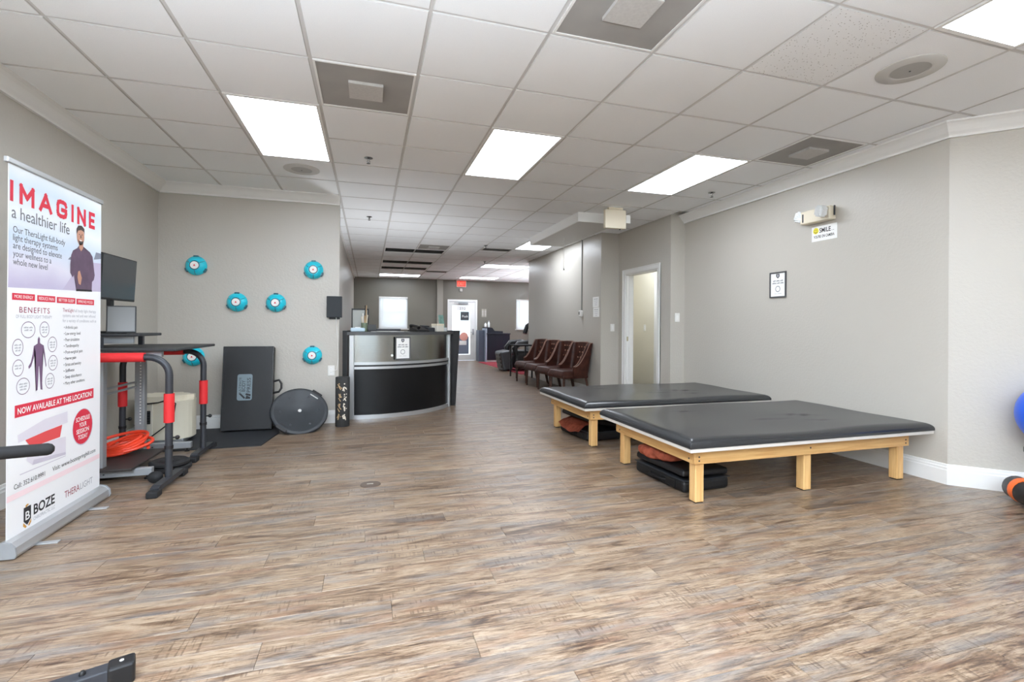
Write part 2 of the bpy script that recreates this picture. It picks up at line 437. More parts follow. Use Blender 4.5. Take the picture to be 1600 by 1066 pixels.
# small tan room behind the doorway
wallbox('wall_small_room_back', 5.05, YD0 + 0.1, 5.15, 8.6, m=TAN)
wallbox('wall_small_room_far', XH + 0.13, 8.5, 5.05, 8.6, m=TAN)
wallbox('wall_small_room_near', XR + 0.12, YD0, 5.15, YD0 + 0.1, m=TAN)

# floor base, ceiling slab
b = bm_new(); box(b, XL - 0.12, YFr - 0.12, -0.08, XFR + 0.12, YF + 0.16, -0.005); FLOOR = struct(obj('floor', b, mat('floor_base', (58, 46, 38), rough=0.8)))
b = bm_new(); box(b, XL - 0.12, YFr - 0.12, CEIL + 0.03, XFR + 0.12, YF + 0.16, CEIL + 0.1); CEILING = struct(obj('ceiling', b, mat('ceiling_plenum', (190, 190, 188), rough=0.9)))

def xlimits(y):
    if y < YA - d: return XL, XF
    if y < YA: return XL, XR + (YA - y) + 0.16
    if y < YD0 - 0.08: return XL, XR
    if y < YB: return XL, XD
    if y < YD1: return XHL, XD
    if y < YH: return XHL, XH
    return XHL, XFR
def plank(bm, x0, x1, y0, y1):
    g, c, z1 = 0.0005, 0.0012, -0.0012
    A = [bm.verts.new((x, y, -0.005)) for x, y in ((x0 + g, y0 + g), (x1 - g, y0 + g), (x1 - g, y1 - g), (x0 + g, y1 - g))]
    B = [bm.verts.new((v.co.x, v.co.y, z1)) for v in A]
    q = g + c
    T = [bm.verts.new((x, y, 0)) for x, y in ((x0 + q, y0 + q), (x1 - q, y0 + q), (x1 - q, y1 - q), (x0 + q, y1 - q))]
    for P, Q in ((A, B), (B, T)):
        for k in range(4): bm.faces.new((P[k], P[(k + 1) % 4], Q[(k + 1) % 4], Q[k]))
    bm.faces.new(T)
def seen(x, y):
    p = Vector((x, y, -H_CAM)); F = p.dot(_f)
    if F < 0.4: return None
    u = 800 + FPX * p.dot(R_) / F; v = CY - FPX * p.dot(U_) / F
    return F if (-60 < u < 1660 and v < 1120) else None
near, rest = [], []
for r_ in range(int((YFr - PY0) / PW) - 1, int((YF - PY0) / PW) + 1):
    y0 = max(PY0 + r_ * PW, YFr); y1 = min(PY0 + (r_ + 1) * PW, YF)
    if y1 - y0 < 0.01: continue
    xa, xb = xlimits((y0 + y1) / 2); off = ((r_ * 0.3819) % 1.0) * PL
    c0 = math.floor((xa - PX0 - off) / PL)
    while True:
        a = PX0 + off + c0 * PL; c0 += 1
        if a > xb: break
        p0, p1 = max(a, xa), min(a + PL, xb)
        if p1 - p0 < 0.02: continue
        s = [seen(x, (y0 + y1) / 2) for x in (p0, (p0 + p1) / 2, p1)]; s = [q for q in s if q]
        hid = (y1 > 6.1 and p0 < 0.9 and p1 < 1.0)
        (near if s and not hid else rest).append((min(s) if s else 99, p0, p1, y0, y1))
near.sort()
for q in near[:298]:
    b = bm_new(); plank(b, *q[1:]); obj('plank', b, PLANK, FLOOR)
b = bm_new()
for q in near[298:] + rest: plank(b, *q[1:])
stuff(obj('distant_planks', b, PLANK, FLOOR))

# ------------------------------------------------------------------ ceiling grid
G = 0.6096; GX0, GY0 = 0.28, 2.945
def gx(i): return GX0 + i * G
def gy(j): return GY0 + j * G
special = {}
def cells(i0, i1, j0, j1, kind):
    for i in range(i0, i1):
        for j in range(j0, j1): special[(i, j)] = kind
lights_main = [(-2, 1), (1, 1), (4, 1)] + [(i, -4) for i in (-2, 1, 4)] + [(i, -9) for i in (-2, 1, 4)]
for i, j in lights_main: cells(i, i + 1, j, j + 2, 'light')
lights_hall = [(4, 8, 1, 2), (4, 14, 2, 1), (4, 19, 2, 1), (0, 19, 2, 1)]
for i, j, a, c in lights_hall: cells(i, i + a, j, j + c, 'light')
vents = [(-1, 0), (1, -2), (5, 0), (1, 10)]
for i, j in vents: special[(i, j)] = 'vent'
slots = [(0, 11), (0, 14), (0, 16)]
for i, j in slots: cells(i, i + 2, j, j + 1, 'slot')
def tile_bm(w_, l_):
    b = bm_new(); g = 0.009; c = 0.003
    A = [b.verts.new((x, y, 0.012)) for x, y in ((g, g), (w_ - g, g), (w_ - g, l_ - g), (g, l_ - g))]
    B = [b.verts.new((v.co.x, v.co.y, 0.004)) for v in A]
    T = [b.verts.new((x, y, 0.0)) for x, y in ((g + c, g + c), (w_ - g - c, g + c), (w_ - g - c, l_ - g - c), (g + c, l_ - g - c))]
    for P, Q in ((A, B), (B, T)):
        for k in range(4): b.faces.new((P[k], Q[k], Q[(k + 1) % 4], P[(k + 1) % 4])).material_index = 1
    b.faces.new(T[::-1]); b.faces.new(A)
    return b
TEDGE = mat('tile_shaded_edge', (206, 206, 204), rough=0.95, spec=0.1)  # tile sides darkened in colour to deepen the shadow lines along the tees
def ceil_limits(y):
    if y < YA - d: return XL, XF
    if y < YA: return XL, XR + (YA - y)
    if y < YD0: return XL, XR
    if y < YB: return XL, XD
    if y < YD1: return XHL, XD
    if y < YH: return XHL, XH
    return XHL, XFR
full_tile = None
FLECK = mat('flecked_tile', (240, 243, 245), rough=0.95, spec=0.1)
nt = FLECK.node_tree
n = nt.nodes.new('ShaderNodeTexVoronoi'); n.inputs['Scale'].default_value = 60
g = nt.nodes.new('ShaderNodeNewGeometry'); nt.links.new(g.outputs['Position'], n.inputs['Vector'])
r = nt.nodes.new('ShaderNodeValToRGB'); r.color_ramp.elements[0].color = rgb(150, 148, 144); r.color_ramp.elements[1].color = rgb(240, 242, 243)
r.color_ramp.elements[0].position = 0.12; r.color_ramp.elements[1].position = 0.2
nt.links.new(n.outputs['Distance'], r.inputs['Fac']); nt.links.new(r.outputs['Color'], nt.nodes['Principled BSDF'].inputs['Base Color'])
joined = bm_new()
for j in range(-11, 22):
    y0, y1 = gy(j), gy(j + 1)
    if j == -11: y0 = max(y0, YFr)
    if y1 > YF: y1 = YF
    if y1 - y0 < 0.05: continue
    xa, xb = ceil_limits((y0 + y1) / 2)
    if j == 4: xa, xb = XL, XD
    for i in range(-5, 12):
        x0, x1 = max(gx(i), xa), min(gx(i + 1), xb)
        if x1 - x0 < 0.05: continue
        if special.get((i, j)): continue
        yy1 = y1
        if j == 4 : yy1 = min(y1, YB)
        wv, lv = x1 - x0, yy1 - y0
        vis = seen(x0 + wv / 2, y0 + lv / 2) is not None or (y0 > 0.9)
        if not vis:
            t = tile_bm(wv, lv); bmesh.ops.translate(t, verts=t.verts, vec=(x0, y0, CEIL)); merge(joined, t); continue
        if abs(wv - G) < 1e-3 and abs(lv - G) < 1e-3 and (i, j) != (3, -2):
            if full_tile is None:
                full_tile = obj('ceiling_tile', tile_bm(G, G), TILE, CEILING, loc=(x0, y0, CEIL)); full_tile.data.materials.append(TEDGE)
            else:
                o = full_tile.copy(); COL.objects.link(o); o.location = (x0, y0, CEIL)
        else:
            o = obj('ceiling_tile', tile_bm(wv, lv), FLECK if (i, j) == (3, -2) else TILE, CEILING, loc=(x0, y0, CEIL))
            o.data.materials.append(TEDGE)
            if (i, j) == (3, -2): o['label'] = 'ceiling tile with flecked pitted surface'
stuff(obj('unseen_ceiling_tiles', joined, TILE, CEILING))
for i in range(-4, 12):
    x = gx(i)
    for (xa, xb, ya, yb) in ((XL, XR, YA, YB), (XL, XF, YFr, YA), (XHL, XD, YB, YH), (XH, XFR, YH, YF), (XHL, XH, YH, YF)):
        if xa + 0.02 < x < xb - 0.02:
            if ya == YFr and x > XR: yb = min(yb, YA - (x - XR))
            if ya == YB and x > XH: yb = YD1
            b = bm_new(); box(b, x - 0.012, ya, CEIL + 0.006, x + 0.012, yb, CEIL + 0.028); obj('grid_runner', b, TEE, CEILING)
for j in range(-11, 22):
    y = gy(j)
    if not YFr < y < YF: continue
    xa, xb = ceil_limits(y)
    b = bm_new(); box(b, xa, y - 0.012, CEIL + 0.0065, xb, y + 0.012, CEIL + 0.0275); obj('grid_cross_tee', b, TEE, CEILING)

# mitred sweeps for crown moulding and baseboards
def sweep(path, prof, side):
    """one mesh per segment of the plan path; prof = [(distance from wall, z)]; side = +1 room on the left of travel"""
    n = len(path); P = [Vector(p) for p in path]; rows = []
    for i in range(n):
        d0 = (P[i] - P[i - 1]).normalized() if i else (P[1] - P[0]).normalized()
        d1 = (P[i + 1] - P[i]).normalized() if i < n - 1 else d0
        n0 = Vector((-d0.y, d0.x)) * side; n1 = Vector((-d1.y, d1.x)) * side
        m = (n0 + n1); m = m / m.dot(n0) if m.length > 1e-6 else n0
        rows.append([(P[i].x + m.x * q, P[i].y + m.y * q, z) for q, z in prof])
    out = []
    for A, B in zip(rows, rows[1:]):
        b = bm_new(); a = [b.verts.new(p) for p in A]; c = [b.verts.new(p) for p in B]; k = len(prof)
        for i in range(k): b.faces.new((a[i], a[(i + 1) % k], c[(i + 1) % k], c[i]))
        b.faces.new(a[::-1]); b.faces.new(c); out.append(b)
    return out
C_ = CEIL
crown = [(0, C_), (0.105, C_), (0.105, C_ - 0.012), (0.098, C_ - 0.016), (0.090, C_ - 0.020), (0.072, C_ - 0.036), (0.045, C_ - 0.070), (0.026, C_ - 0.086), (0.022, C_ - 0.092), (0.022, C_ - 0.104), (0, C_ - 0.104)]
base = [(0, 0), (0.016, 0), (0.016, 0.105), (0.012, 0.112), (0.012, 0.126), (0.008, 0.131), (0.007, 0.148), (0, 0.150)]
for k, bb in enumerate(sweep([(XL, YFr), (XL, YB), (XE, YB)], crown, -1)): struct(obj('trim_%d' % (2 + k), bb, TRIM))
for k, bb in enumerate(sweep([(XF, YFr), (XF, YA - d), (XR, YA), (XR, YD0)], crown, 1)): struct(obj('trim_%d' % (4 + k), bb, TRIM))
for nm, bb in zip(('left', 'back'), sweep([(XL, YFr), (XL, YB), (XE, YB)], base, -1)): struct(obj('baseboard_' + nm, bb, TRIM))
for nm, bb in zip(('right_front', 'right_angle', 'right'), sweep([(XF, YFr), (XF, YA - d), (XR, YA), (XR, YD0)], base, 1)): struct(obj('baseboard_' + nm, bb, TRIM))
for nm, pth in (('return_right', [(XR, YD0), (XD, YD0)]), ('doorway_near', [(XD, YD0), (XD, DY0 - 0.075)]), ('doorway_far', [(XD, DY1 + 0.075), (XD, YD1), (XH, YD1)]), ('hall_right', [(XH, YD1), (XH, YH)]),
                ('far_room', [(XFR, YF), (DR[1] + 0.08, YF)]), ('far', [(DR[0] - 0.08, YF), (2.33, YF)]), ('far_left', [(2.14, YF), (XHL, YF)]), ('hall_left', [(XHL, YF), (XHL, YB + 0.14)])):
    bbs = sweep(pth, base, 1)
    b = bbs[0]
    for e in bbs[1:]: merge(b, e)
    struct(obj('baseboard_' + nm, b, TRIM))
# ceiling edge strip along the hall's left wall
b = bm_new(); rbox(b, XHL, YB + 0.14, CEIL - 0.05, XHL + 0.03, YF, CEIL, r=0.006); struct(obj('trim_9', b, TRIM))

# door casing and jambs of the side doorway
b = bm_new(); cw = 0.07
for x in (XD - 0.016,):
    rbox(b, x, DY0 - cw, 0, XD, DY0 + 0.006, DZ - 0.006, r=0.003); rbox(b, x, DY1 - 0.006, 0, XD, DY1 + cw, DZ - 0.006, r=0.003); rbox(b, x, DY0 - cw, DZ - 0.006, XD, DY1 + cw, DZ + cw, r=0.004)
    for (a0, a1) in ((DY0 - cw, DY0 - cw + 0.016), (DY1 + cw - 0.016, DY1 + cw)): rbox(b, x - 0.008, a0, 0, XD, a1, DZ + cw - 0.016, r=0.003)
    rbox(b, x - 0.008, DY0 - cw, DZ + cw - 0.016, XD, DY1 + cw, DZ + cw, r=0.003)
D1 = struct(obj('door_1', b, TRIM))
b = bm_new(); box(b, XD, DY0, 0, XD + 0.13, DY0 + 0.02, DZ); box(b, XD, DY1 - 0.02, 0, XD + 0.13, DY1, DZ); box(b, XD, DY0, DZ - 0.02, XD + 0.13, DY1, DZ)
for (y0, y1) in ((DY0 + 0.02, DY0 + 0.032), (DY1 - 0.032, DY1 - 0.02)): box(b, XD + 0.05, y0, 0, XD + 0.09, y1, DZ - 0.02)
obj('jamb', b, TRIM, D1)
qbox('strike_plate', mat('brass_plate', (200, 190, 160), rough=0.3, metal=0.8), D1, (XD + 0.012, DY1 - 0.022, 0.93, XD + 0.04, DY1 - 0.0195, 1.0), r=0.001)
# white casing of a closet opening in the small room, with its dark gap
b = bm_new(); rbox(b, 5.025, 7.62, 0, 5.05, 7.72, 2.05, r=0.004); struct(obj('trim_10', b, TRIM))
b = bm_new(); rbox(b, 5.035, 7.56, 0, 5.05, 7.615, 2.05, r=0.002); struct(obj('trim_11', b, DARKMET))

# far door (white metal frame, glazed leaf) and windows
b = bm_new(); x0, x1, _, zt = DR
rbox(b, x0, YF - 0.02, 0, x0 + 0.06, YF + 0.1, zt - 0.06, r=0.003); rbox(b, x1 - 0.06, YF - 0.02, 0, x1, YF + 0.1, zt - 0.06, r=0.003); rbox(b, x0, YF - 0.02, zt - 0.06, x1, YF + 0.1, zt, r=0.004)
D2 = struct(obj('door_2', b, TRIM))
lx0, lx1 = x0 + 0.065, x1 - 0.065
b = bm_new(); ys = (YF + 0.02, YF + 0.06)
rbox(b, lx0, ys[0], 0.2, lx0 + 0.10, ys[1], zt - 0.19, r=0.002); rbox(b, lx1 - 0.16, ys[0], 0.2, lx1, ys[1], zt - 0.19, r=0.002)
rbox(b, lx0, ys[0], 0.01, lx1, ys[1], 0.2, r=0.004); rbox(b, lx0, ys[0], zt - 0.19, lx1, ys[1], zt - 0.065, r=0.004)
leaf = obj('door_leaf', b, TRIM, D2)
b = bm_new(); box(b, lx0 + 0.1, YF + 0.038, 0.2, lx1 - 0.16, YF + 0.044, zt - 0.19); obj('pane', b, GLASS, D2)
b = bm_new(); rbox(b, lx0 + 0.30, YF - 0.03, zt - 0.16, lx0 + 0.62, YF + 0.02, zt - 0.09, r=0.008); rbox(b, lx0 + 0.15, YF - 0.05, zt - 0.115, lx0 + 0.5, YF - 0.03, zt - 0.10, r=0.003); obj('door_closer', b, GREYMET, D2)
b = bm_new(); rbox(b, lx1 - 0.09, YF - 0.03, 0.86, lx1 - 0.05, YF + 0.02, 1.06, r=0.006); tube(b, [(lx1 - 0.07, YF - 0.03, 0.95), (lx1 - 0.07, YF - 0.06, 0.95), (lx1 - 0.18, YF - 0.06, 0.95)], 0.010, 8); obj('door_handle', b, GREYMET, D2)

def far_window(nm, wx0, wx1, wz0, wz1):
    b = bm_new(); f = 0.045
    for q in ((wx0, wz0, wx0 + f, wz1), (wx1 - f, wz0, wx1, wz1), (wx0, wz0, wx1, wz0 + f), (wx0, wz1 - f, wx1, wz1), (wx0, (wz0 + wz1) / 2 - 0.02, wx1, (wz0 + wz1) / 2 + 0.02)):
        rbox(b, q[0], YF + 0.08, q[1], q[2], YF + 0.13, q[3], r=0.004)
    W_ = struct(obj(nm, b, WHITE))
    b = bm_new(); box(b, wx0 + 0.04, YF + 0.10, wz0 + 0.04, wx1 - 0.04, YF + 0.106, wz1 - 0.04); obj('pane', b, GLASS, W_)
    b = bm_new(); z = wz0 + 0.03
    while z < wz1 - 0.05:
        Mx = Matrix.Translation((0, YF + 0.03, z)) @ Matrix.Rotation(math.radians(62), 4, 'X')
        box(b, wx0 + 0.01, -0.024, -0.001, wx1 - 0.01, 0.024, 0.001, M=Mx); z += 0.038
    stuff(obj('blind_slats', b, BLIND, W_))
    qbox('blind_rail', WHITE, W_, (wx0 + 0.005, YF - 0.005, wz1 - 0.055, wx1 - 0.005, YF + 0.055, wz1 - 0.002), r=0.004)
    qbox('window_sill', TRIM, W_, (wx0 - 0.03, YF - 0.03, wz0 - 0.03, wx1 + 0.03, YF + 0.08, wz0), r=0.004)
    b = bm_new()
    tube(b, [(wx0 + 0.12, YF - 0.012, wz1 - 0.06), (wx0 + 0.12, YF - 0.012, wz0 + 0.25)], 0.004, 6); obj('blind_wand', b, WHITE, W_)
far_window('window_1', *WIN[0]); far_window('window_2', *WIN[1])
for k, (fx0, fx1, fz0, fz1) in enumerate(FW):
    b = bm_new(); f = 0.05
    for q in ((fx0, fz0, fx0 + f, fz1), (fx1 - f, fz0, fx1, fz1), (fx0, fz0, fx1, fz0 + f), (fx0, fz1 - f, fx1, fz1), ((fx0 + fx1) / 2 - 0.025, fz0, (fx0 + fx1) / 2 + 0.025, fz1)):
        rbox(b, q[0], YFr - 0.09, q[1], q[2], YFr - 0.03, q[3], r=0.004)
    W_ = struct(obj('window_%d' % (3 + k), b, DARKMET))
    b = bm_new(); box(b, fx0 + 0.04, YFr - 0.064, fz0 + 0.04, fx1 - 0.04, YFr - 0.058, fz1 - 0.04); obj('pane', b, GLASS, W_)

# ------------------------------------------------------------------ ceiling fixtures
def ceiling_light(x0, y0, x1, y1, label, nm='ceiling_light'):
    t = thing(nm, label, 'light', ((x0 + x1) / 2, (y0 + y1) / 2, CEIL), 0, 'recessed ceiling light panels')
    a, c = (x1 - x0) / 2 - 0.008, (y1 - y0) / 2 - 0.008; f = 0.022
    b = bm_new()
    for q in ((-a, -c, a, -c + f), (-a, c - f, a, c), (-a, -c + f, -a + f, c - f), (a - f, -c + f, a, c - f)): box(b, q[0], q[1], -0.004, q[2], q[3], 0.028)
    obj('frame', b, TRIM, t)
    b = bm_new(); box(b, -a + f, -c + f, 0.0, a - f, c - f, 0.006); obj('diffuser', b, PANELM, t)
    return t
LB = ['lit ceiling panel over the exercise corner on the left', 'lit ceiling panel in the middle, straight before the reception desk', 'lit ceiling panel over the two treatment tables',
      'unseen ceiling panel above the near left floor', 'unseen ceiling panel above the near middle floor', 'bright ceiling panel cut off at the top right beside a round speaker',
      'unseen ceiling panel by the left front window', 'unseen ceiling panel by the middle front window', 'unseen ceiling panel by the right front window']
for (i, j), lb in zip(lights_main, LB): ceiling_light(gx(i), gy(j), gx(i + 1), gy(j + 2), lb)
LH = ['lit ceiling panel in the hall right behind the boxed attic hatch', 'lit crosswise ceiling panel in the hall above the massage chair', 'lit crosswise ceiling panel just before the far door', 'lit crosswise ceiling panel just before the far left window']
for (i, j, a, c), lb in zip(lights_hall, LH): ceiling_light(gx(i), gy(j), gx(i + a), gy(j + c), lb)
ceiling_light(4.20, 6.7, 4.81, 7.92, 'unseen ceiling panel in the small tan room behind the doorway')  # panel added to light the tan wall seen through the doorway
# extra unseen hall and far-room panels give the room its general light
ceiling_light(gx(8), gy(17), gx(9), gy(19), 'unseen ceiling panel in the right part of the far room')

def vent(i, j, label):
    t = thing('ceiling_vent', label, 'vent', (gx(i) + G / 2, gy(j) + G / 2, CEIL), 0, 'grey perforated ceiling vents')
    a = G / 2 - 0.012
    b = bm_new(); f = 0.012
    for q in ((-a, -a, a, -a + f), (-a, a - f, a, a), (-a, -a + f, -a + f, a - f), (a - f, -a + f, a, a - f)): box(b, q[0], q[1], -0.003, q[2], q[3], 0.026)
    obj('frame', b, TRIM, t)
    b = bm_new(); box(b, -a + f, -a + f, 0.002, a - f, a - f, 0.005); obj('perforated_plate', b, VENTM, t)
    b = bm_new(); c = 0.105
    prism(b, [(-c, -c), (c, -c), (c, c), (-c, c)], 'z', -0.016, 0.002)
    obj('centre_plate', b, mat('vent_centre', (192, 190, 186), rough=0.7, var=(60, 0.06)), t)
    return t
VENTM = mat('vent_perforated', (158, 156, 152), rough=0.75, var=(5, 0.06))
for (i, j), lb in zip(vents, ['grey perforated ceiling vent near the left light panel', 'grey perforated ceiling vent cut off by the top edge', 'grey perforated ceiling vent beside the right wall moulding', 'small grey ceiling vent in the hall beyond the desk']): vent(i, j, lb)
for (i, j), lb in zip(slots, ['dark slotted ceiling grille in the hall, nearest of three', 'dark slotted ceiling grille in the hall, middle of three', 'dark slotted ceiling grille in the hall, farthest of three']):
    t = thing('slotted_grille', lb, 'vent', (gx(i) + G, gy(j) + G / 2, CEIL), 0, 'dark slotted ceiling grilles')
    b = bm_new(); a, c, f = G - 0.012, G / 2 - 0.012, 0.02
    for q in ((-a, -c, a, -c + f), (-a, c - f, a, c), (-a, -c + f, -a + f, c - f), (a - f, -c + f, a, c - f)): box(b, q[0], q[1], -0.003, q[2], q[3], 0.026)
    obj('frame', b, TRIM, t)
    b = bm_new(); box(b, -a + f, -c + f, 0.022, a - f, c - f, 0.026); obj('backing', b, mat('slot_dark', (70, 68, 65), rough=0.8), t)
    for k in range(5):
        b = bm_new(); box(b, -a + f, -0.035, -0.001, a - f, 0.035, 0.001, M=Matrix.Translation((0, -0.2 + k * 0.1, 0.013)) @ Matrix.Rotation(math.radians(20), 4, 'X')); obj('slat', b, GRILLE, t)
for x, y, lb in ((gx(4.5), gy(8) + 1.5, None),):
    pass
for k, (x0, y0, lb) in enumerate(((gx(3), gy(10), 'small louvred air grille in the hall ceiling near the side wall'), (gx(2), gy(17), 'small louvred air grille in the far hall ceiling'))):
    t = thing('air_grille', lb, 'vent', (x0 + G / 2, y0 + G / 4, CEIL), 0, 'small louvred air grilles')
    b = bm_new(); a, c, f = G / 2 - 0.012, 0.14, 0.02
    for q in ((-a, -c, a, -c + f), (-a, c - f, a, c), (-a, -c + f, -a + f, c - f), (a - f, -c + f, a, c - f)): box(b, q[0], q[1], -0.010, q[2], q[3], 0.0)
    obj('frame', b, SPK, t)
    b = bm_new(); box(b, -a + f, -c + f, -0.003, a - f, c - f, -0.0005); obj('backing', b, DARK, t)
    for q in range(5):
        b = bm_new(); box(b, -a + f, -0.016, -0.001, a - f, 0.016, 0.001, M=Matrix.Translation((0, -0.095 + q * 0.048, -0.006)) @ Matrix.Rotation(math.radians(25), 4, 'X')); obj('slat', b, GRILLE, t)
for x, y, lb in ((gx(4) + G / 2, gy(-2) + G / 2, 'round ceiling speaker near the right wall moulding'), (gx(-2) + G / 2, gy(3) + G / 2, 'round ceiling speaker close to the back wall')):
    t = thing('ceiling_speaker', lb, 'speaker', (x, y, CEIL), 0, 'round ceiling speakers')
    b = bm_new(); lathe(b, [(0.165, 0.002), (0.165, -0.004), (0.160, -0.008), (0.098, -0.010), (0.094, -0.006), (0.0, -0.004)], 40); obj('rim', b, SPK, t)
    b = bm_new(); lathe(b, [(0.094, -0.0065), (0.06, -0.010), (0.0, -0.011)], 32); obj('grille', b, SPKD, t)
    b = bm_new(); lathe(b, [(0.005, -0.010), (0.005, -0.014), (0, -0.015)], 8); obj('screw', b, DARKMET, t)
spr = None
for x, y, lb in ((-0.01, 4.55, 'ceiling sprinkler head between the left and middle light panels'), (3.684, 4.535, 'ceiling sprinkler head right of the light over the tables'), (0.0, 7.0, 'ceiling sprinkler head in the hall above the desk'), (2.1, 8.8, 'ceiling sprinkler head in mid hall'), (2.6, 11.0, 'ceiling sprinkler head in the hall before the crosswise light')):
    if spr is None:
        t = spr = thing('sprinkler_head', lb, 'sprinkler', (x, y, CEIL), 0, 'ceiling sprinkler heads')
        b = bm_new(); lathe(b, [(0.038, 0.0), (0.038, -0.003), (0.020, -0.010), (0.012, -0.012)], 20); obj('escutcheon', b, mat('chrome', (150, 150, 150), rough=0.2, metal=1.0), t)
        b = bm_new(); lathe(b, [(0.009, -0.008), (0.009, -0.03), (0.005, -0.035), (0.004, -0.045)], 10)
        for s in (-1, 1): tube(b, [(s * 0.009, 0, -0.025), (s * 0.015, 0, -0.036), (s * 0.004, 0, -0.05)], 0.0025, 6)
        obj('body', b, MATS['chrome'], t)
        b = bm_new(); lathe(b, [(0, -0.048), (0.017, -0.05), (0.017, -0.052), (0, -0.053)], 14); obj('deflector', b, DARKMET, t)
    else: dup(spr, (x, y, CEIL), 0, lb)

# boxed attic hatch with pull cord
t = thing('attic_hatch', 'white boxed attic hatch below the hall ceiling with hanging pull cord', 'hatch', (2.95, 6.82, CEIL))
b = bm_new(); hx, hy, hh, th = 0.31, 0.99, 0.125, 0.02
for q in ((-hx, -hy, hx, -hy + th), (-hx, hy - th, hx, hy), (-hx, -hy + th, -hx + th, hy - th), (hx - th, -hy + th, hx, hy - th)): box(b, q[0], q[1], -hh, q[2], q[3], 0)
obj('box_frame', b, TRIM, t)
b = bm_new(); rbox(b, -hx + th + 0.004, -hy + th + 0.004, -hh + 0.004, hx - th - 0.004, hy - th - 0.004, -hh + 0.016, r=0.003); obj('hatch_panel', b, mat('hatch_paint', (205, 204, 200), rough=0.5), t)
b = bm_new(); tube(b, [(-0.02, 0.18, -hh + 0.005), (-0.02, 0.18, -0.60)], 0.003, 6); lathe(b, [(0, -0.60), (0.010, -0.605), (0.012, -0.63), (0, -0.635)], 10, M=Matrix.Translation((-0.02, 0.18, 0))); obj('pull_cord', b, WHITE, t)

# cream exit sign hanging from the ceiling, seen from its blank back
t = thing('exit_sign', 'cream exit sign with blank back hanging from ceiling by the attic hatch', 'sign', (3.0, 5.5, CEIL), -0.05)
b = bm_new(); rbox(b, -0.10, -0.03, -0.028, 0.10, 0.03, 0, r=0.004); obj('canopy', b, IVORY, t)
b = bm_new(); rbox(b, -0.145, -0.028, -0.265, 0.145, 0.028, -0.026, r=0.008); obj('housing', b, IVORY, t)
b = bm_new(); rbox(b, 0.146, -0.02, -0.19, 0.21, 0.02, -0.085, r=0.006); obj('lamp_box', b, WHITE, t)
b = bm_new(); lathe(b, [(0.010, -0.262), (0.010, -0.275), (0, -0.278)], 10, M=Matrix.Translation((0.07, 0, 0))); obj('test_button', b, BLACK, t)

# ------------------------------------------------------------------ reception desk
DC = (-0.02, 7.44); A0, A1 = -98.5, -26.5; RO = 1.27
desk = thing('reception_desk', 'curved reception desk with brushed metal upper panel and black lower panel', 'desk', (0, 0, 0))
b = bm_new(); arc_panel(b, DC, 1.235, RO - 0.012, 0.05, 0.615, A0, A1); obj('lower_panel', b, mat('black_laminate', (13, 14, 16), rough=0.36, spec=0.35, var=(6, 0.1)), desk)
BRUSH = mat('brushed_panel', (158, 159, 156), rough=0.2, metal=1.0)
nt = BRUSH.node_tree; g = nt.nodes.new('ShaderNodeNewGeometry'); mp = nt.nodes.new('ShaderNodeMapping'); mp.inputs['Scale'].default_value = (1, 1, 160)
n = nt.nodes.new('ShaderNodeTexNoise'); n.inputs['Scale'].default_value = 2.5; bu = nt.nodes.new('ShaderNodeBump'); bu.inputs['Strength'].default_value = 0.12; bu.inputs['Distance'].default_value = 0.002
nt.links.new(g.outputs['Position'], mp.inputs[0]); nt.links.new(mp.outputs[0], n.inputs['Vector']); nt.links.new(n.outputs['Fac'], bu.inputs['Height']); nt.links.new(bu.outputs['Normal'], nt.nodes['Principled BSDF'].inputs['Normal'])
b = bm_new(); arc_panel(b, DC, 1.235, RO - 0.010, 0.695, 1.03, A0, A1, 36); obj('upper_panel', b, BRUSH, desk)
for nm, z0, z1, m in (('bottom_rail', 0.0, 0.05, SILVER), ('middle_rail', 0.612, 0.642, SILVER), ('rail_gap', 0.642, 0.664, BLACK), ('middle_rail', 0.664, 0.697, SILVER)):
    b = bm_new(); arc_panel(b, DC, 1.225, RO + (0.006 if m is SILVER else -0.004), z0, z1, A0, A1); obj(nm, b, m, desk)
for a in (A0 + 0.6, A1 - 0.6):
    b = bm_new(); rbox(b, -0.035, -0.03, 0.0, 0.016, 0.03, 1.032, r=0.006, M=Matrix.Translation((DC[0], DC[1], 0)) @ Matrix.Rotation(math.radians(a), 4, 'Z') @ Matrix.Translation((RO, 0, 0))); obj('post', b, SILVER, desk)
b = bm_new(); arc_panel(b, DC, 0.86, RO + 0.045, 1.032, 1.072, A0 - 1.5, A1 + 3, 36); obj('counter_top', b, mat('grey_laminate', (74, 75, 76), rough=0.3), desk)
b = bm_new(); arc_panel(b, DC, 0.60, 1.2, 0.72, 0.75, A0, A1, 24); obj('work_surface', b, mat('grey_laminate_inner', (95, 95, 95), rough=0.4), desk)
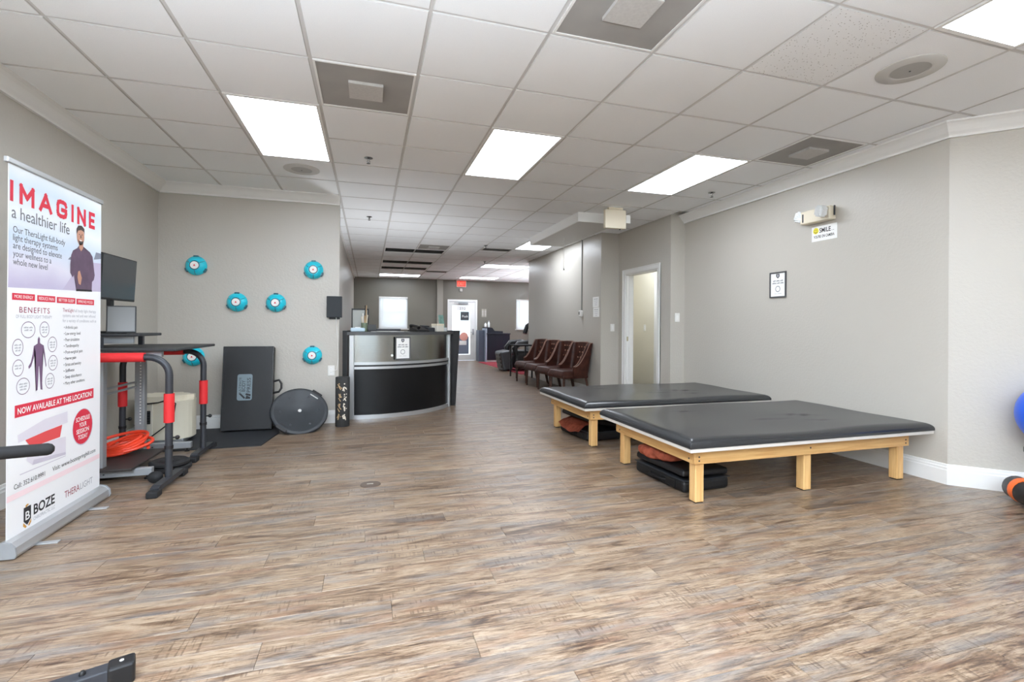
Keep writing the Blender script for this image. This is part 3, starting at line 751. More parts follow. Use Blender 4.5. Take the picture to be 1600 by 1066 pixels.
# flared dark end panel on the right, straight one on the left
Mx = Matrix.Translation((DC[0], DC[1], 0)) @ Matrix.Rotation(math.radians(A1 + 0.6), 4, 'Z')
b = bm_new(); vs = prism(b, [(0.62, 0), (RO + 0.075, 0), (RO + 0.10, 0.55), (RO + 0.135, 1.085), (0.62, 1.085)], 'y', 0.03, 0.06)
bmesh.ops.transform(b, matrix=Mx, verts=vs); obj('end_panel', b, BLACK, desk)
Mx = Matrix.Translation((DC[0], DC[1], 0)) @ Matrix.Rotation(math.radians(A0 - 0.2), 4, 'Z')
b = bm_new(); vs = prism(b, [(0.62, 0), (RO + 0.005, 0), (RO + 0.005, 1.085), (0.62, 1.085)], 'y', -0.09, -0.035)
bmesh.ops.transform(b, matrix=Mx, verts=vs); obj('end_panel', b, BLACK, desk)
b = bm_new(); lathe(b, [(0, 0), (0.016, 0), (0.016, 0.004), (0, 0.005)], 20, M=Matrix.Translation((DC[0], DC[1], 0.775)) @ Matrix.Rotation(math.radians(-76), 4, 'Z') @ Matrix.Translation((RO - 0.012, 0, 0)) @ Matrix.Rotation(math.radians(90), 4, 'Y')); obj('lock_badge', b, PAPER, desk)

def notice(t, w_, h_, M):
    """framed notice with crest, two lines of print and a ring seal; M maps (x right, y up, z out)"""
    fr = 0.014
    b = bm_new()
    for q in ((0, 0, w_, fr), (0, h_ - fr, w_, h_), (0, fr, fr, h_ - fr), (w_ - fr, fr, w_, h_ - fr)): box(b, q[0], q[1], 0.0, q[2], q[3], 0.012, M=M)
    obj('frame', b, mat('silver_black_frame', (92, 92, 95), rough=0.35, metal=0.4), t)
    b = bm_new(); box(b, fr, fr, 0.001, w_ - fr, h_ - fr, 0.006, M=M); pg = obj('paper', b, PAPER, t)
    Mo = M @ Matrix.Translation((0, 0, 0.0066))
    b = bm_new(); cx, cy = w_ / 2, h_ * 0.845; s = w_ * 0.10
    poly(b, [(cx - s, cy + s), (cx + s, cy + s), (cx + s, cy - s * 0.4), (cx, cy - s * 1.3), (cx - s, cy - s * 0.4)], Mo); obj('crest', b, INK, pg)
    b = bm_new(); poly(b, [(cx - s * .45, cy + s * .6), (cx + s * .45, cy + s * .6), (cx + s * .45, cy - s * .3), (cx, cy - s * .7), (cx - s * .45, cy - s * .3)], Mo @ Matrix.Translation((0, 0, 0.0004))); obj('crest_centre', b, INKL, pg)
    marks('printed_line', INKG, pg, Mo, cx, h_ * 0.63, w_ * 0.60, h_ * 0.055, (3, 4, 3)); marks('printed_line', INKG, pg, Mo, cx, h_ * 0.54, w_ * 0.70, h_ * 0.055, (5, 3, 4))
    b = bm_new(); ring(b, cx, h_ * 0.34, w_ * .15, w_ * .15, w_ * .03, Mo); obj('seal_ring', b, INKG, pg)
    marks('printed_line', INKL, pg, Mo, cx, h_ * 0.15, w_ * 0.45, h_ * 0.02, (4, 6))
a = -70.2
t = thing('framed_notice', 'small framed white notice with crest standing against the reception desk panel', 'notice', (0, 0, 0), 0, 'framed crest notices')
ta = math.radians(a); px_, py_ = DC[0] + (RO + 0.014) * math.cos(ta), DC[1] + (RO + 0.014) * math.sin(ta)
Mx = Matrix.Translation((px_, py_, 0.722)) @ Matrix.Rotation(math.radians(a + 90), 4, 'Z') @ Matrix.Rotation(math.radians(90), 4, 'X')
notice(t, 0.205, 0.285, Mx @ Matrix.Translation((-0.1025, 0, 0)))
t = thing('framed_notice', 'framed white notice with dark crest hung on the right wall', 'notice', (0, 0, 0), 0, 'framed crest notices')
notice(t, 0.21, 0.27, Matrix(((0, 0, -1, XR - 0.0005), (-1, 0, 0, 4.142), (0, 1, 0, 1.47), (0, 0, 0, 1))))

# things on the desk
ZT = 1.0725
def on_desk(a, r, z=ZT): return (DC[0] + r * math.cos(math.radians(a)), DC[1] + r * math.sin(math.radians(a)), z)
t = thing('picture_frame', 'black framed grey panel standing at the left end of the desk', 'picture frame', on_desk(-94.5, 1.05), 0.05)
b = bm_new()
for q in ((-0.105, 0, -0.09, 0.29), (0.09, 0, 0.105, 0.29), (-0.09, 0, 0.09, 0.018), (-0.09, 0.272, 0.09, 0.29)): box(b, q[0], -0.012, q[1], q[2], 0.012, q[3])
obj('frame', b, BLACK, t)
b = bm_new(); box(b, -0.09, -0.004, 0.018, 0.09, 0.008, 0.272); obj('panel', b, mat('grey_panel', (170, 172, 166), rough=0.4), t)
b = bm_new(); box(b, -0.02, 0.012, 0.0, 0.02, 0.10, 0.008); obj('stand', b, BLACK, t)
t = thing('pen_cup', 'clear pen cup full of pens at the left end of the desk', 'cup', on_desk(-91.5, 1.13))
b = bm_new(); lathe(b, [(0, 0), (0.036, 0), (0.042, 0.11), (0.039, 0.11), (0.034, 0.004), (0, 0.004)], 20); obj('cup', b, mat('green_glass', (120, 132, 110), rough=0.2), t)
for k, (dx, dy, hgt, m) in enumerate(((-0.012, 0, 0.23, PAPER), (0.006, 0.012, 0.33, INK), (0.014, -0.006, 0.33, mat('tan_pen', (188, 160, 125), rough=0.5)), (0.022, 0.004, 0.21, IVORY), (-0.02, 0.01, 0.19, IVORY), (0.0, -0.015, 0.20, MATS['tan_pen']))):
    b = bm_new(); tube(b, [(dx * 0.6, dy * 0.6, 0.006), (dx * 1.7, dy * 1.7, hgt)], 0.007, 8); obj('pen', b, m, t)
t = thing('tissue_pack', 'pale blue tissue pack at the left front edge of the desk', 'tissues', on_desk(-95, 1.245), 0.1)
b = bm_new(); rbox(b, -0.085, -0.045, 0, 0.085, 0.045, 0.048, r=0.015, seg=3); obj('pack', b, mat('pale_blue', (200, 222, 235), rough=0.6), t)
b = bm_new(); rbox(b, -0.03, -0.012, 0.044, 0.03, 0.012, 0.056, r=0.005); obj('tissue', b, PAPER, t)
t = thing('card_holder', 'small dark card holder right of the pen cup on the desk', 'holder', on_desk(-87, 1.19), 0.1)
b = bm_new(); rbox(b, -0.05, -0.03, 0, 0.05, 0.03, 0.02, r=0.004); obj('base', b, BLACK, t)
b = bm_new(); rbox(b, -0.05, 0.01, 0.02, 0.05, 0.02, 0.09, r=0.003); obj('back_plate', b, mat('smoked_plastic', (60, 62, 62), rough=0.3), t)
for k, (a, dz, s) in enumerate(((-83, 0.0, 0.10), (-79, 0.0045, 0.12), (-74, 0.0, 0.10))):
    p = on_desk(a, 1.18, ZT + dz)
    t = tag(obj('paper_sheet', (lambda b: (rbox(b, -s, -0.09, 0, s, 0.09, 0.004, r=0.001), b)[1])(bm_new()), PAPER if k != 1 else mat('grey_paper', (190, 188, 184), rough=0.8), loc=p, rot=(0, 0, 0.2 * k + 0.1)),
            ['white paper sheet lying left of centre on the desk', 'grey paper sheet lying on others at mid desk', 'white paper sheet lying right of centre on the desk'][k], 'paper', 'papers on the desk')
t = thing('laptop', 'open dark laptop behind the papers at mid desk', 'laptop', on_desk(-76, 0.98), 0.12)
b = bm_new(); rbox(b, -0.17, -0.11, 0, 0.17, 0.11, 0.018, r=0.004); obj('base', b, BLACK, t)
b = bm_new(); rbox(b, -0.17, -0.118, 0.012, 0.17, -0.108, 0.035, r=0.003); obj('lid_edge', b, DARKMET, t)
t = thing('desk_telephone', 'black telephone with handset at the right part of the desk', 'telephone', on_desk(-54.5, 1.16), 0.5)
b = bm_new(); vs = prism(b, [(-0.08, 0), (0.09, 0), (0.09, 0.06), (-0.08, 0.022)], 'x', -0.10, 0.10); obj('body', b, BLACK, t)
b = bm_new(); tube(b, [(-0.075, -0.09, 0.05), (-0.075, -0.05, 0.068), (-0.075, 0.05, 0.082), (-0.075, 0.10, 0.075)], [0.024, 0.016, 0.016, 0.024], 10); obj('handset', b, BLACK, t)
t = thing('card_terminal', 'grey and black payment terminal beside the telephone on the desk', 'terminal', on_desk(-44.5, 1.10), 0.6)
b = bm_new(); vs = prism(b, [(-0.10, 0), (0.10, 0), (0.10, 0.075), (-0.10, 0.05)], 'x', -0.06, 0.06); obj('body', b, DARKMET, t)
b = bm_new(); rbox(b, -0.05, 0.0, 0.066, 0.05, 0.09, 0.078, r=0.003, M=Matrix.Rotation(0.1, 4, 'X')); obj('screen', b, SCREEN, t)
t = thing('card_box', 'cream card box on the right part of the desk', 'box', on_desk(-37.5, 1.19), 0.75)
b = bm_new(); rbox(b, -0.075, -0.05, 0, 0.075, 0.05, 0.095, r=0.004); obj('box', b, mat('cream_card', (230, 226, 214), rough=0.7), t)
b = bm_new(); rbox(b, -0.077, -0.052, 0.078, 0.077, 0.052, 0.108, r=0.004); obj('lid', b, IVORY, t)
t = thing('brochure_holder', 'brochure holder with a landscape leaflet at the right end of the desk', 'holder', on_desk(-30, 1.19), 0.85)
b = bm_new(); rbox(b, -0.07, -0.03, 0, 0.07, 0.03, 0.055, r=0.003); obj('holder', b, mat('clear_white', (222, 226, 226), rough=0.25), t)
LEAF = mat('landscape_leaflet', (120, 160, 150), rough=0.5, var=(14, 0.5))
b = bm_new(); rbox(b, -0.062, -0.004, 0.008, 0.062, 0.004, 0.235, r=0.001, M=Matrix.Rotation(math.radians(-8), 4, 'X')); obj('leaflet', b, LEAF, t)

# ------------------------------------------------------------------ back wall: half-ball mounts, speaker, outlet
ball0 = None
GB = 'teal half balls mounted on the back wall'
for x, z, lb in ((-1.806, 1.79, 'teal half ball mounted high on the back wall, upper left'), (-0.615, 1.79, 'teal half ball mounted high on the back wall, upper right'),
                 (-1.406, 1.40, 'teal half ball at middle height, left of its pair'), (-1.011, 1.40, 'teal half ball at middle height, right of its pair'),
                 (-0.623, 0.80, 'teal half ball low on the wall above the balance dome'), (-1.825, 0.80, 'teal half ball low on the wall behind the dip bars')):
    if ball0 is None:
        t = ball0 = thing('wall_half_ball', lb, 'wall ball', (x, YB, z), 0, GB)
        MR = Matrix.Rotation(math.radians(90), 4, 'X')
        b = bm_new(); lathe(b, [(0.098, 0), (0.103, 0.006), (0.105, 0.018), (0.101, 0.026), (0.097, 0.035), (0.088, 0.052), (0.072, 0.068), (0.056, 0.077), (0.054, 0.074), (0, 0.072)], 40, M=MR); obj('dome', b, TEAL, t)
        b = bm_new(); lathe(b, [(0.050, 0.073), (0.050, 0.0765), (0.044, 0.078), (0, 0.079)], 32, M=MR); hub = obj('hub', b, TEALD, t)
        b = bm_new(); lathe(b, [(0.040, 0.078), (0.040, 0.0815), (0.034, 0.0825), (0.014, 0.081), (0.013, 0.082), (0, 0.082)], 32, M=MR); cap = obj('white_disc', b, PAPER, t); cap['label'] = 'white centre disc'
        b = bm_new(); poly(b, [(-0.010, -0.009), (0.010, -0.009), (0.006, 0.004), (0, 0.010), (-0.006, 0.004)], MR @ Matrix.Translation((0, 0, 0.0832))); obj('red_mark', b, INKR, cap)
        for k in range(3):
            a = math.radians(90 + 120 * k)
            Mk = MR @ Matrix.Rotation(a, 4, 'Z')
            b = bm_new(); rbox(b, 0.088, -0.024, 0.004, 0.112, 0.024, 0.040, r=0.006, M=Mk); obj('clip', b, TEALD, t)
            Mk = MR @ Matrix.Rotation(a + math.pi / 3, 4, 'Z')
            b = bm_new(); tube(b, [Mk @ Vector(p) for p in ((0.054, 0, 0.078), (0.072, 0, 0.069), (0.088, 0, 0.053), (0.097, 0, 0.036))], 0.003, 6); obj('rib', b, TEALD, t)
    else: dup(ball0, (x, YB, z), 0, lb)

t = thing('wall_speaker', 'flat black wall speaker with white cord near the free wall end', 'speaker', (-0.385, YB, 1.365))
b = bm_new(); rbox(b, -0.085, -0.055, -0.125, 0.085, -0.004, 0.125, r=0.006); obj('cabinet', b, mat('charcoal_grille', (46, 50, 54), rough=0.7, bump=(900, 0.3, 0.001)), t)
b = bm_new(); rbox(b, -0.06, -0.012, -0.145, 0.06, 0, -0.10, r=0.003); obj('bracket', b, BLACK, t)
b = bm_new()
pts = [(0.02, -0.03, -0.125), (0.022, -0.012, -0.2), (0.035, -0.008, -0.40), (0.045, -0.008, -0.60), (0.03, -0.010, -0.74), (-0.02, -0.014, -0.755)]
tube(b, pts, 0.004, 6); obj('cord', b, WHITE, t)
def outlet(nm, label, M, kind, cat):
    t = thing(nm, label, cat, (0, 0, 0))
    b = bm_new(); rbox(b, -0.037, -0.06, 0, 0.037, 0.06, 0.006, r=0.003, M=M); pl = obj('cover_plate', b, WHITE, t)
    if kind == 'switch':
        b = bm_new(); rbox(b, -0.016, -0.032, 0.004, 0.016, 0.032, 0.010, r=0.002, M=M @ Matrix.Rotation(0.04, 4, 'X')); obj('rocker', b, PAPER, t)
    else:
        for s in (-1, 1):
            b = bm_new(); lathe(b, [(0, 0.0085), (0.017, 0.0085), (0.017, 0.004)][::-1], 20, M=M @ Matrix.Translation((0, s * 0.022, 0))); k = obj('socket', b, PAPER, t)
            b = bm_new()
            for q in (-0.006, 0.006): box(b, q - 0.0012, s * 0.022 - 0.003, 0.0084, q + 0.0012, s * 0.022 + 0.006, 0.0092, M=M)
            obj('slots', b, INK, k)
    return t
MB = Matrix(((1, 0, 0, 0), (0, 0, -1, 0), (0, 1, 0, 0), (0, 0, 0, 1)))      # faces -Y
MXM = Matrix(((0, 0, -1, 0), (-1, 0, 0, 0), (0, 1, 0, 0), (0, 0, 0, 1)))    # faces -X
outlet('wall_outlet', 'white wall outlet above the foam roller', Matrix.Translation((-0.418, YB, 0.615)) @ MB, 'outlet', 'outlet')
outlet('light_switch', 'white light switch on the short wall left of the doorway', Matrix.Translation((3.785, YD1, 1.14)) @ MB, 'switch', 'switch')
outlet('light_switch', 'white light switch on the narrow wall right of the doorway', Matrix.Translation((4.005, YD0, 1.285)) @ MB, 'switch', 'switch')
outlet('light_switch', 'white light switch on the tan wall inside the doorway', Matrix.Translation((5.05, 8.06, 1.14)) @ MXM, 'switch', 'switch')

# ------------------------------------------------------------------ floor items along the back wall
tag(obj('floor_mat', (lambda b: (prism(b, [(-2.12, 5.03), (-0.97, 5.05), (-0.90, 5.60), (-0.98, 5.98), (-2.12, 5.98)], 'z', 0.0, 0.010), b)[1])(bm_new()), FLOORMAT), 'flat dark rubber mat on the floor under the leaning black pad', 'mat')

t = thing('press_pad', 'tall black padded box with side handle leaning on the back wall', 'exercise pad', (-1.245, 5.80, 0.010))
Ml = Matrix.Rotation(math.radians(-7), 4, 'X')
b = bm_new(); rbox(b, -0.245, -0.08, 0.0, 0.245, 0.04, 0.90, r=0.012, seg=3, M=Ml)
obj('pad', b, VINYLM, t)
b = bm_new(); rbox(b, -0.247, -0.082, 0.0, -0.235, -0.07, 0.90, r=0.004, M=Ml); rbox(b, 0.235, -0.082, 0.0, 0.247, -0.07, 0.90, r=0.004, M=Ml); rbox(b, -0.247, -0.082, 0.89, 0.247, -0.07, 0.902, r=0.004, M=Ml); obj('piping', b, VINYL, t)
b = bm_new(); tube(b, [Ml @ Vector(p) for p in ((0.243, -0.02, 0.515), (0.30, -0.03, 0.53), (0.325, -0.03, 0.49), (0.325, -0.03, 0.44), (0.30, -0.03, 0.40), (0.243, -0.02, 0.39))], 0.012, 8); obj('handle', b, VINYLM, t)
Mo = Ml @ Matrix.Translation((0, -0.0815, 0)) @ MB
b = bm_new(); x0, x1, y0, y1, r_ = -0.10, 0.045, 0.32, 0.60, 0.02
P = []
for cx, cy, aa in ((x1 - r_, y1 - r_, 0), (x0 + r_, y1 - r_, 90), (x0 + r_, y0 + r_, 180), (x1 - r_, y0 + r_, 270)):
    P += [(cx + r_ * math.cos(math.radians(aa + q)), cy + r_ * math.sin(math.radians(aa + q))) for q in (0, 30, 60, 90)]
poly(b, P, Mo); lab = obj('logo_patch', b, mat('grey_blue_patch', (118, 134, 142), rough=0.6), t)
Mt = Mo @ Matrix.Translation((0, 0, 0.0006))
for s, x, z, sz, wd in (('ULTIMATE', -0.062, 0.405, 0.030, 0.16), ('BODY', -0.022, 0.415, 0.050, 0.12), ('PRESS', 0.028, 0.405, 0.050, 0.155)):
    text('printed_word', s, INK, lab, Mt @ Matrix.Translation((x, z, 0)) @ Matrix.Rotation(math.radians(90), 4, 'Z'), sz, wd)
b = bm_new(); poly(b, [(-0.085, 0.395), (-0.03, 0.335), (-0.02, 0.35), (-0.066, 0.398)], Mt); poly(b, [(-0.02, 0.335), (0.03, 0.335), (0.03, 0.352), (-0.008, 0.372)], Mt); poly(b, [(-0.02, 0.378), (0.032, 0.362), (0.032, 0.385), (-0.012, 0.396)], Mt); obj('logo_mark', b, INK, lab)

# balance dome, flat side out, leaning against the wall
t = thing('balance_dome', 'black round balance dome leaning flat side out beside the padded box', 'balance trainer', (-0.712, 5.60, 0.0))
Md = Matrix.Translation((0, 0.07, 0.215)) @ Matrix.Rotation(math.radians(14), 4, 'Y') @ Matrix.Rotation(math.radians(48), 4, 'X')
PLAT = mat('dark_grey_platform', (46, 50, 54), rough=0.5, bump=(30, 0.15, 0.004), var=(9, 0.2))
b = bm_new(); lathe(b, [(0, 0.0), (0.02, 0.0), (0.03, 0.006), (0.24, 0.006), (0.25, 0.014), (0.268, 0.016), (0.285, 0.010), (0.292, -0.004), (0.292, -0.018), (0.284, -0.03), (0.27, -0.032)], 56, M=Md); obj('platform', b, PLAT, t)
b = bm_new(); lathe(b, [(0.27, -0.03), (0.255, -0.07), (0.21, -0.11), (0.13, -0.145), (0.0, -0.158)], 48, M=Md); obj('dome', b, RUBBER, t)
for k in range(6):
    a = k * math.pi / 3 + 0.3
    b = bm_new(); lathe(b, [(0.012, 0.006), (0.012, 0.010), (0.006, 0.013), (0, 0.013)], 12, M=Md @ Matrix.Translation((0.19 * math.cos(a), 0.19 * math.sin(a), 0))); obj('bolt', b, DARKMET, t)
for a in (1.15, 1.15 + math.pi):
    b = bm_new(); rbox(b, 0.262, -0.06, 0.008, 0.296, 0.06, 0.018, r=0.006, M=Md @ Matrix.Rotation(a, 4, 'Z')); obj('grip', b, BLACK, t)
    b = bm_new(); rbox(b, 0.225, -0.05, 0.005, 0.238, 0.05, 0.009, r=0.003, M=Md @ Matrix.Rotation(a, 4, 'Z')); obj('slot', b, INK if a > 2 else SPK, t)
b = bm_new(); lathe(b, [(0.018, 0.004), (0.018, 0.009), (0.009, 0.011), (0, 0.011)], 14, M=Md); obj('valve_plug', b, SPK, t)

# foam roller with printed exercise figures
t = thing('foam_roller', 'upright dark grey foam roller printed with tan exercise figures', 'foam roller', (-0.28, 5.82, 0))
b = bm_new(); lathe(b, [(0, 0), (0.076, 0), (0.078, 0.004), (0.078, 0.556), (0.075, 0.56), (0.030, 0.56), (0.028, 0.50), (0, 0.50)], 36); obj('foam', b, mat('grey_foam', (48, 48, 48), rough=0.8, bump=(300, 0.3, 0.001)), t)
FIG = [mat('figure_tan', (190, 160, 120), rough=0.7), mat('figure_cream', (222, 214, 198), rough=0.7)]
rr = random.Random(3)
for rowz in (0.10, 0.22, 0.33, 0.45):
    for ci, a0 in enumerate((-115, -72)):
        b = bm_new()
        def W(s, z): a = math.radians(a0) + s / 0.0792; return (0.0792 * math.cos(a), 0.0792 * math.sin(a), rowz + z)
        for k in range(4):
            s, z = rr.uniform(-0.016, 0.016), rr.uniform(-0.03, 0.03); an = rr.uniform(0.6, 2.4); L_ = 0.022; wv = 0.005
            dx, dz = math.cos(an) * L_, math.sin(an) * L_; nx, nz = -math.sin(an) * wv, math.cos(an) * wv
            q = [b.verts.new(W(s - dx + nx, z - dz + nz)), b.verts.new(W(s - dx - nx, z - dz - nz)), b.verts.new(W(s + dx - nx, z + dz - nz)), b.verts.new(W(s + dx + nx, z + dz + nz))]; b.faces.new(q)
        b.faces.new([b.verts.new(W(0.008 * math.cos(q), 0.038 + 0.008 * math.sin(q))) for q in [i * math.pi / 4 for i in range(8)]])
        obj('printed_figure', b, FIG[ci], t)
# round floor outlet cover
t = thing('floor_outlet', 'round brown floor outlet cover set in the planks', 'outlet', (0.02, 3.62, 0))
b = bm_new(); lathe(b, [(0.072, 0), (0.070, 0.004), (0.060, 0.006), (0, 0.006)], 32); obj('cover', b, mat('bronze', (92, 78, 68), rough=0.5, metal=0.2), t)
b = bm_new(); rbox(b, -0.025, -0.010, 0.005, 0.020, 0.010, 0.008, r=0.0015); obj('flap', b, mat('worn_steel', (150, 142, 132), rough=0.5, metal=0.3), t)

# ------------------------------------------------------------------ treatment tables
def make_table(label, loc):
    t = thing('treatment_table', label, 'table', loc, 0, 'low padded treatment tables')
    L_, W_ = 2.14, 1.22         # origin at the front-left top corner, floor level
    b = bm_new(); rbox(b, 0, 0, 0.366, L_, W_, 0.390, r=0.003); obj('top_board', b, mat('pale_board_edge', (206, 200, 192), rough=0.5), t)
    b = bm_new(); x0, x1, y0, y1 = -0.004, L_ + 0.004, -0.004, W_ + 0.004; zb, hp = 0.392, 0.056
    def F(u, v):
        # eased parameters put more rings at the rounded edge
        def e(q): return 0.5 - 0.5 * math.cos(math.pi * q)
        uu, vv = e(u), e(v); x = x0 + (x1 - x0) * uu; y = y0 + (y1 - y0) * vv
        dd = min(x - x0, x1 - x, y - y0, y1 - y); k = min(1, max(0, dd) / 0.06)
        z = zb + 0.012 + (hp - 0.012) * math.sqrt(max(0, 1 - (1 - k) ** 2))
        z += 0.0035 * math.sin(5 * x + 2 * y) * k + 0.0025 * math.sin(9 * y - 3 * x) * k
        for (wx, wy, sl, ln, am) in ((1.05, 0.42, -0.12, 0.12, 0.006), (1.42, 0.50, -0.25, 0.14, 0.009), (1.40, 0.30, -0.2, 0.10, 0.005), (0.62, 0.9, -0.2, 0.09, 0.004)):
            q = (y - wy) - sl * (x - wx)
            z -= am * math.exp(-(q / 0.012) ** 2) * math.exp(-((x - wx) / ln) ** 2) - am * 0.6 * math.exp(-((q - 0.03) / 0.02) ** 2) * math.exp(-((x - wx) / ln) ** 2)
        return (x, y, z)
    V = grid_surf(b, F, 90, 64)
    rim = [V[i][0] for i in range(91)] + [V[90][j] for j in range(1, 65)] + [V[i][64] for i in range(89, -1, -1)] + [V[0][j] for j in range(63, 0, -1)]
    low = [b.verts.new((v.co.x, v.co.y, zb)) for v in rim]
    for k in range(len(rim)):
        f = b.faces.new((rim[k], rim[(k + 1) % len(rim)], low[(k + 1) % len(rim)], low[k])); f.smooth = True
    b.faces.new(low)
    obj('pad', b, VINYL, t)
    ax0, ax1, ay0, ay1 = 0.10, 2.02, 0.115, 1.10; z0, z1 = 0.262, 0.366; th = 0.022
    for (q, m) in (((ax0, ay0 - th, z0, ax1, ay0, z1), PINE), ((ax0, ay1, z0, ax1, ay1 + th, z1), PINE), ((ax0 - 0.0, ay0, z0, ax0 + th, ay1, z1), PINEY), ((ax1 - th, ay0, z0, ax1, ay1, z1), PINEY)):
        b = bm_new(); rbox(b, *q, r=0.004); obj('apron', b, m, t)
    s = 0.066
    for x in (ax0 + 0.003, (ax0 + ax1) / 2 - s / 2, ax1 - th - s):
        for y in (ay0 + 0.001, ay1 - s - 0.001):
            b = bm_new(); rbox(b, x, y, 0.0, x + s, y + s, z1 - 0.002 if x > 0.2 else z0 - 0.001, r=0.006) if False else rbox(b, x + (th if x < 0.2 else 0), y, 0.006, x + s + (th if x < 0.2 else 0), y + s, z1 - 0.002, r=0.006)
            lg = obj('leg', b, PINEZ, t)
            b = bm_new(); rbox(b, x + 0.004 + (th if x < 0.2 else 0), y + 0.004, 0, x + s - 0.004 + (th if x < 0.2 else 0), y + s - 0.004, 0.007, r=0.002); obj('glide', b, BLACK, lg)
    for x, z in ((ax0 + 0.035, 0.285), (ax0 + 0.035, 0.31), ((ax0 + ax1) / 2, 0.31), (ax1 - 0.035, 0.285), (ax1 - 0.035, 0.31)):
        b = bm_new(); lathe(b, [(0.006, 0), (0.006, 0.002), (0, 0.003)], 10, M=Matrix.Translation((x, ay0 - th, z)) @ Matrix.Rotation(math.radians(90), 4, 'X')); obj('bolt', b, DARKMET, t)
    for y in (0.15, 1.06):
        b = bm_new(); lathe(b, [(0.006, 0), (0.006, 0.002), (0, 0.003)], 10, M=Matrix.Translation((ax0, y, 0.29)) @ Matrix.Rotation(math.radians(-90), 4, 'Y')); obj('bolt', b, DARKMET, t)
    return t
tb = make_table('nearer low wooden treatment table with wrinkled black vinyl pad', (1.925, 2.545, 0))
dup(tb, (1.925, 4.07, 0), 0, 'farther low wooden treatment table standing behind the first')

def bag(label, loc, rz, L_, W_, H_, open_):
    """open soft case; long side along local Y, opening towards -X, lid hinged at the +X side"""
    t = thing('storage_case', label, 'case', loc, rz, 'black cases under the tables')
    hb = H_ * 0.55
    b = bm_new(); rbox(b, -W_ / 2, -L_ / 2, 0, W_ / 2, L_ / 2, hb, r=0.03, seg=3); obj('shell', b, VINYLM, t)
    b = bm_new(); rbox(b, -W_, -L_ / 2 + 0.01, 0, 0, L_ / 2 - 0.01, 0.05, r=0.02, seg=3, M=Matrix.Translation((W_ / 2, 0, hb + 0.004)) @ Matrix.Rotation(open_, 4, 'Y')); obj('lid', b, VINYLM, t)
    b = bm_new(); rbox(b, -W_ / 2 - 0.003, -L_ / 2 - 0.003, hb * 0.90, W_ / 2 + 0.003, L_ / 2 + 0.003, hb * 0.97, r=0.003); obj('zip', b, DARKMET, t)
    b = bm_new(); tube(b, [(-W_ / 2, -0.09, hb * 0.5), (-W_ / 2 - 0.02, -0.07, hb * 0.5), (-W_ / 2 - 0.025, 0.07, hb * 0.5), (-W_ / 2, 0.09, hb * 0.5)], 0.009, 8); obj('handle', b, BLACK, t)
    b = bm_new(); rbox(b, -W_ / 2 - 0.008, -0.20, 0.02, -W_ / 2 + 0.004, -0.10, hb * 0.8, r=0.004); obj('side_pocket', b, BLACK, t)
    return t
bag('black soft case under the nearer table carrying a heaped rust towel', (2.27, 3.13, 0), 0.06, 0.58, 0.40, 0.17, 0.035)
bag('black soft case lying open under the farther table with a rust cloth in it', (2.27, 4.68, 0), 0.10, 0.60, 0.40, 0.18, 0.24)
bag('black case deeper under the farther table behind its front leg', (2.74, 4.60, 0), -0.15, 0.50, 0.34, 0.30, 0.03)
def towel(label, loc, rz, L_, W_, H_):
    b = bm_new(); s = rnd.random() * 9
    def F(u, v):
        th = v * 2 * math.pi; rx, rz_ = W_ / 2, H_ / 2; c_, s_ = math.cos(th), math.sin(th)
        k = (1 - abs(2 * u - 1) ** 4) ** 0.5 if 0 < u < 1 else 0.0
        wv = 1 + 0.10 * math.sin(11 * u + s + 2 * c_) + 0.06 * math.sin(23 * u + 3 * th + s)
        z = H_ / 2 + rz_ * k * wv * (abs(s_) ** 0.7) * (1 if s_ > 0 else -1)
        return (rx * k * wv * (abs(c_) ** 0.6) * (1 if c_ > 0 else -1), -L_ / 2 + L_ * u, max(0.0, z))
    grid_surf(b, F, 40, 36); bmesh.ops.remove_doubles(b, verts=b.verts, dist=1e-4)
    return tag(obj('folded_towel', b, BROWNCL, loc=loc, rot=(0, 0, rz)), label, 'towel', 'rust towels on the cases')
towel('folded rust towel heaped on the case under the nearer table', (2.145, 3.19, 0.157), 0.20, 0.40, 0.22, 0.085)
# cloth hanging out of the open case
b = bm_new()
def Fc(u, v):
    x = -0.16 + 0.20 * v; y = -0.24 + 0.48 * u
    z = 0.012 + 0.045 * max(0, v) - 0.055 * max(0.0, 0.35 - v) / 0.35 * (0.4 + 0.6 * abs(math.sin(3.0 * u + 0.4))) + 0.006 * math.sin(15 * u + 4 * v)
    return (x - 0.03 * math.sin(3.0 * u + 0.4) * (1 - v), y, z)
V = grid_surf(b, Fc, 28, 14)
g_ = bmesh.ops.solidify(b, geom=list(b.faces), thickness=0.006)
tag(obj('rust_cloth', b, BROWNCL, loc=(2.17, 4.68, 0.118), rot=(0, 0, 0.10)), 'rust cloth hanging out of the open case under the farther table', 'cloth', 'rust towels on the cases')

# ------------------------------------------------------------------ right wall: emergency light, smile sign
t = thing('emergency_light', 'ivory emergency light with two clear lamp heads high on right wall', 'light', (XR, 3.53, 2.22))
b = bm_new(); rbox(b, -0.085, -0.14, -0.062, 0, 0.17, 0.062, r=0.008); obj('housing', b, IVORY, t)
GL2 = mat('clear_lens', (225, 228, 228), rough=0.15, spec=0.8, metal=0.35, bump=(60, 0.8, 0.01))
for s, y in ((-1, -0.10), (1, 0.20)):
    b = bm_new(); vs = box(b, -0.07, -0.055, -0.05, 0.0, 0.055, 0.05)
    bmesh.ops.transform(b, matrix=Matrix.Translation((-0.088 if s < 0 else -0.03, y, 0.015)) @ Matrix.Rotation(-0.35 if s < 0 else 0.6, 4, 'Z') @ Matrix.Rotation(0.3, 4, 'X'), verts=vs)
    bmesh.ops.bevel(b, geom=list(b.edges), offset=0.014, segments=2, affect='EDGES'); obj('lamp_head', b, GL2, t)
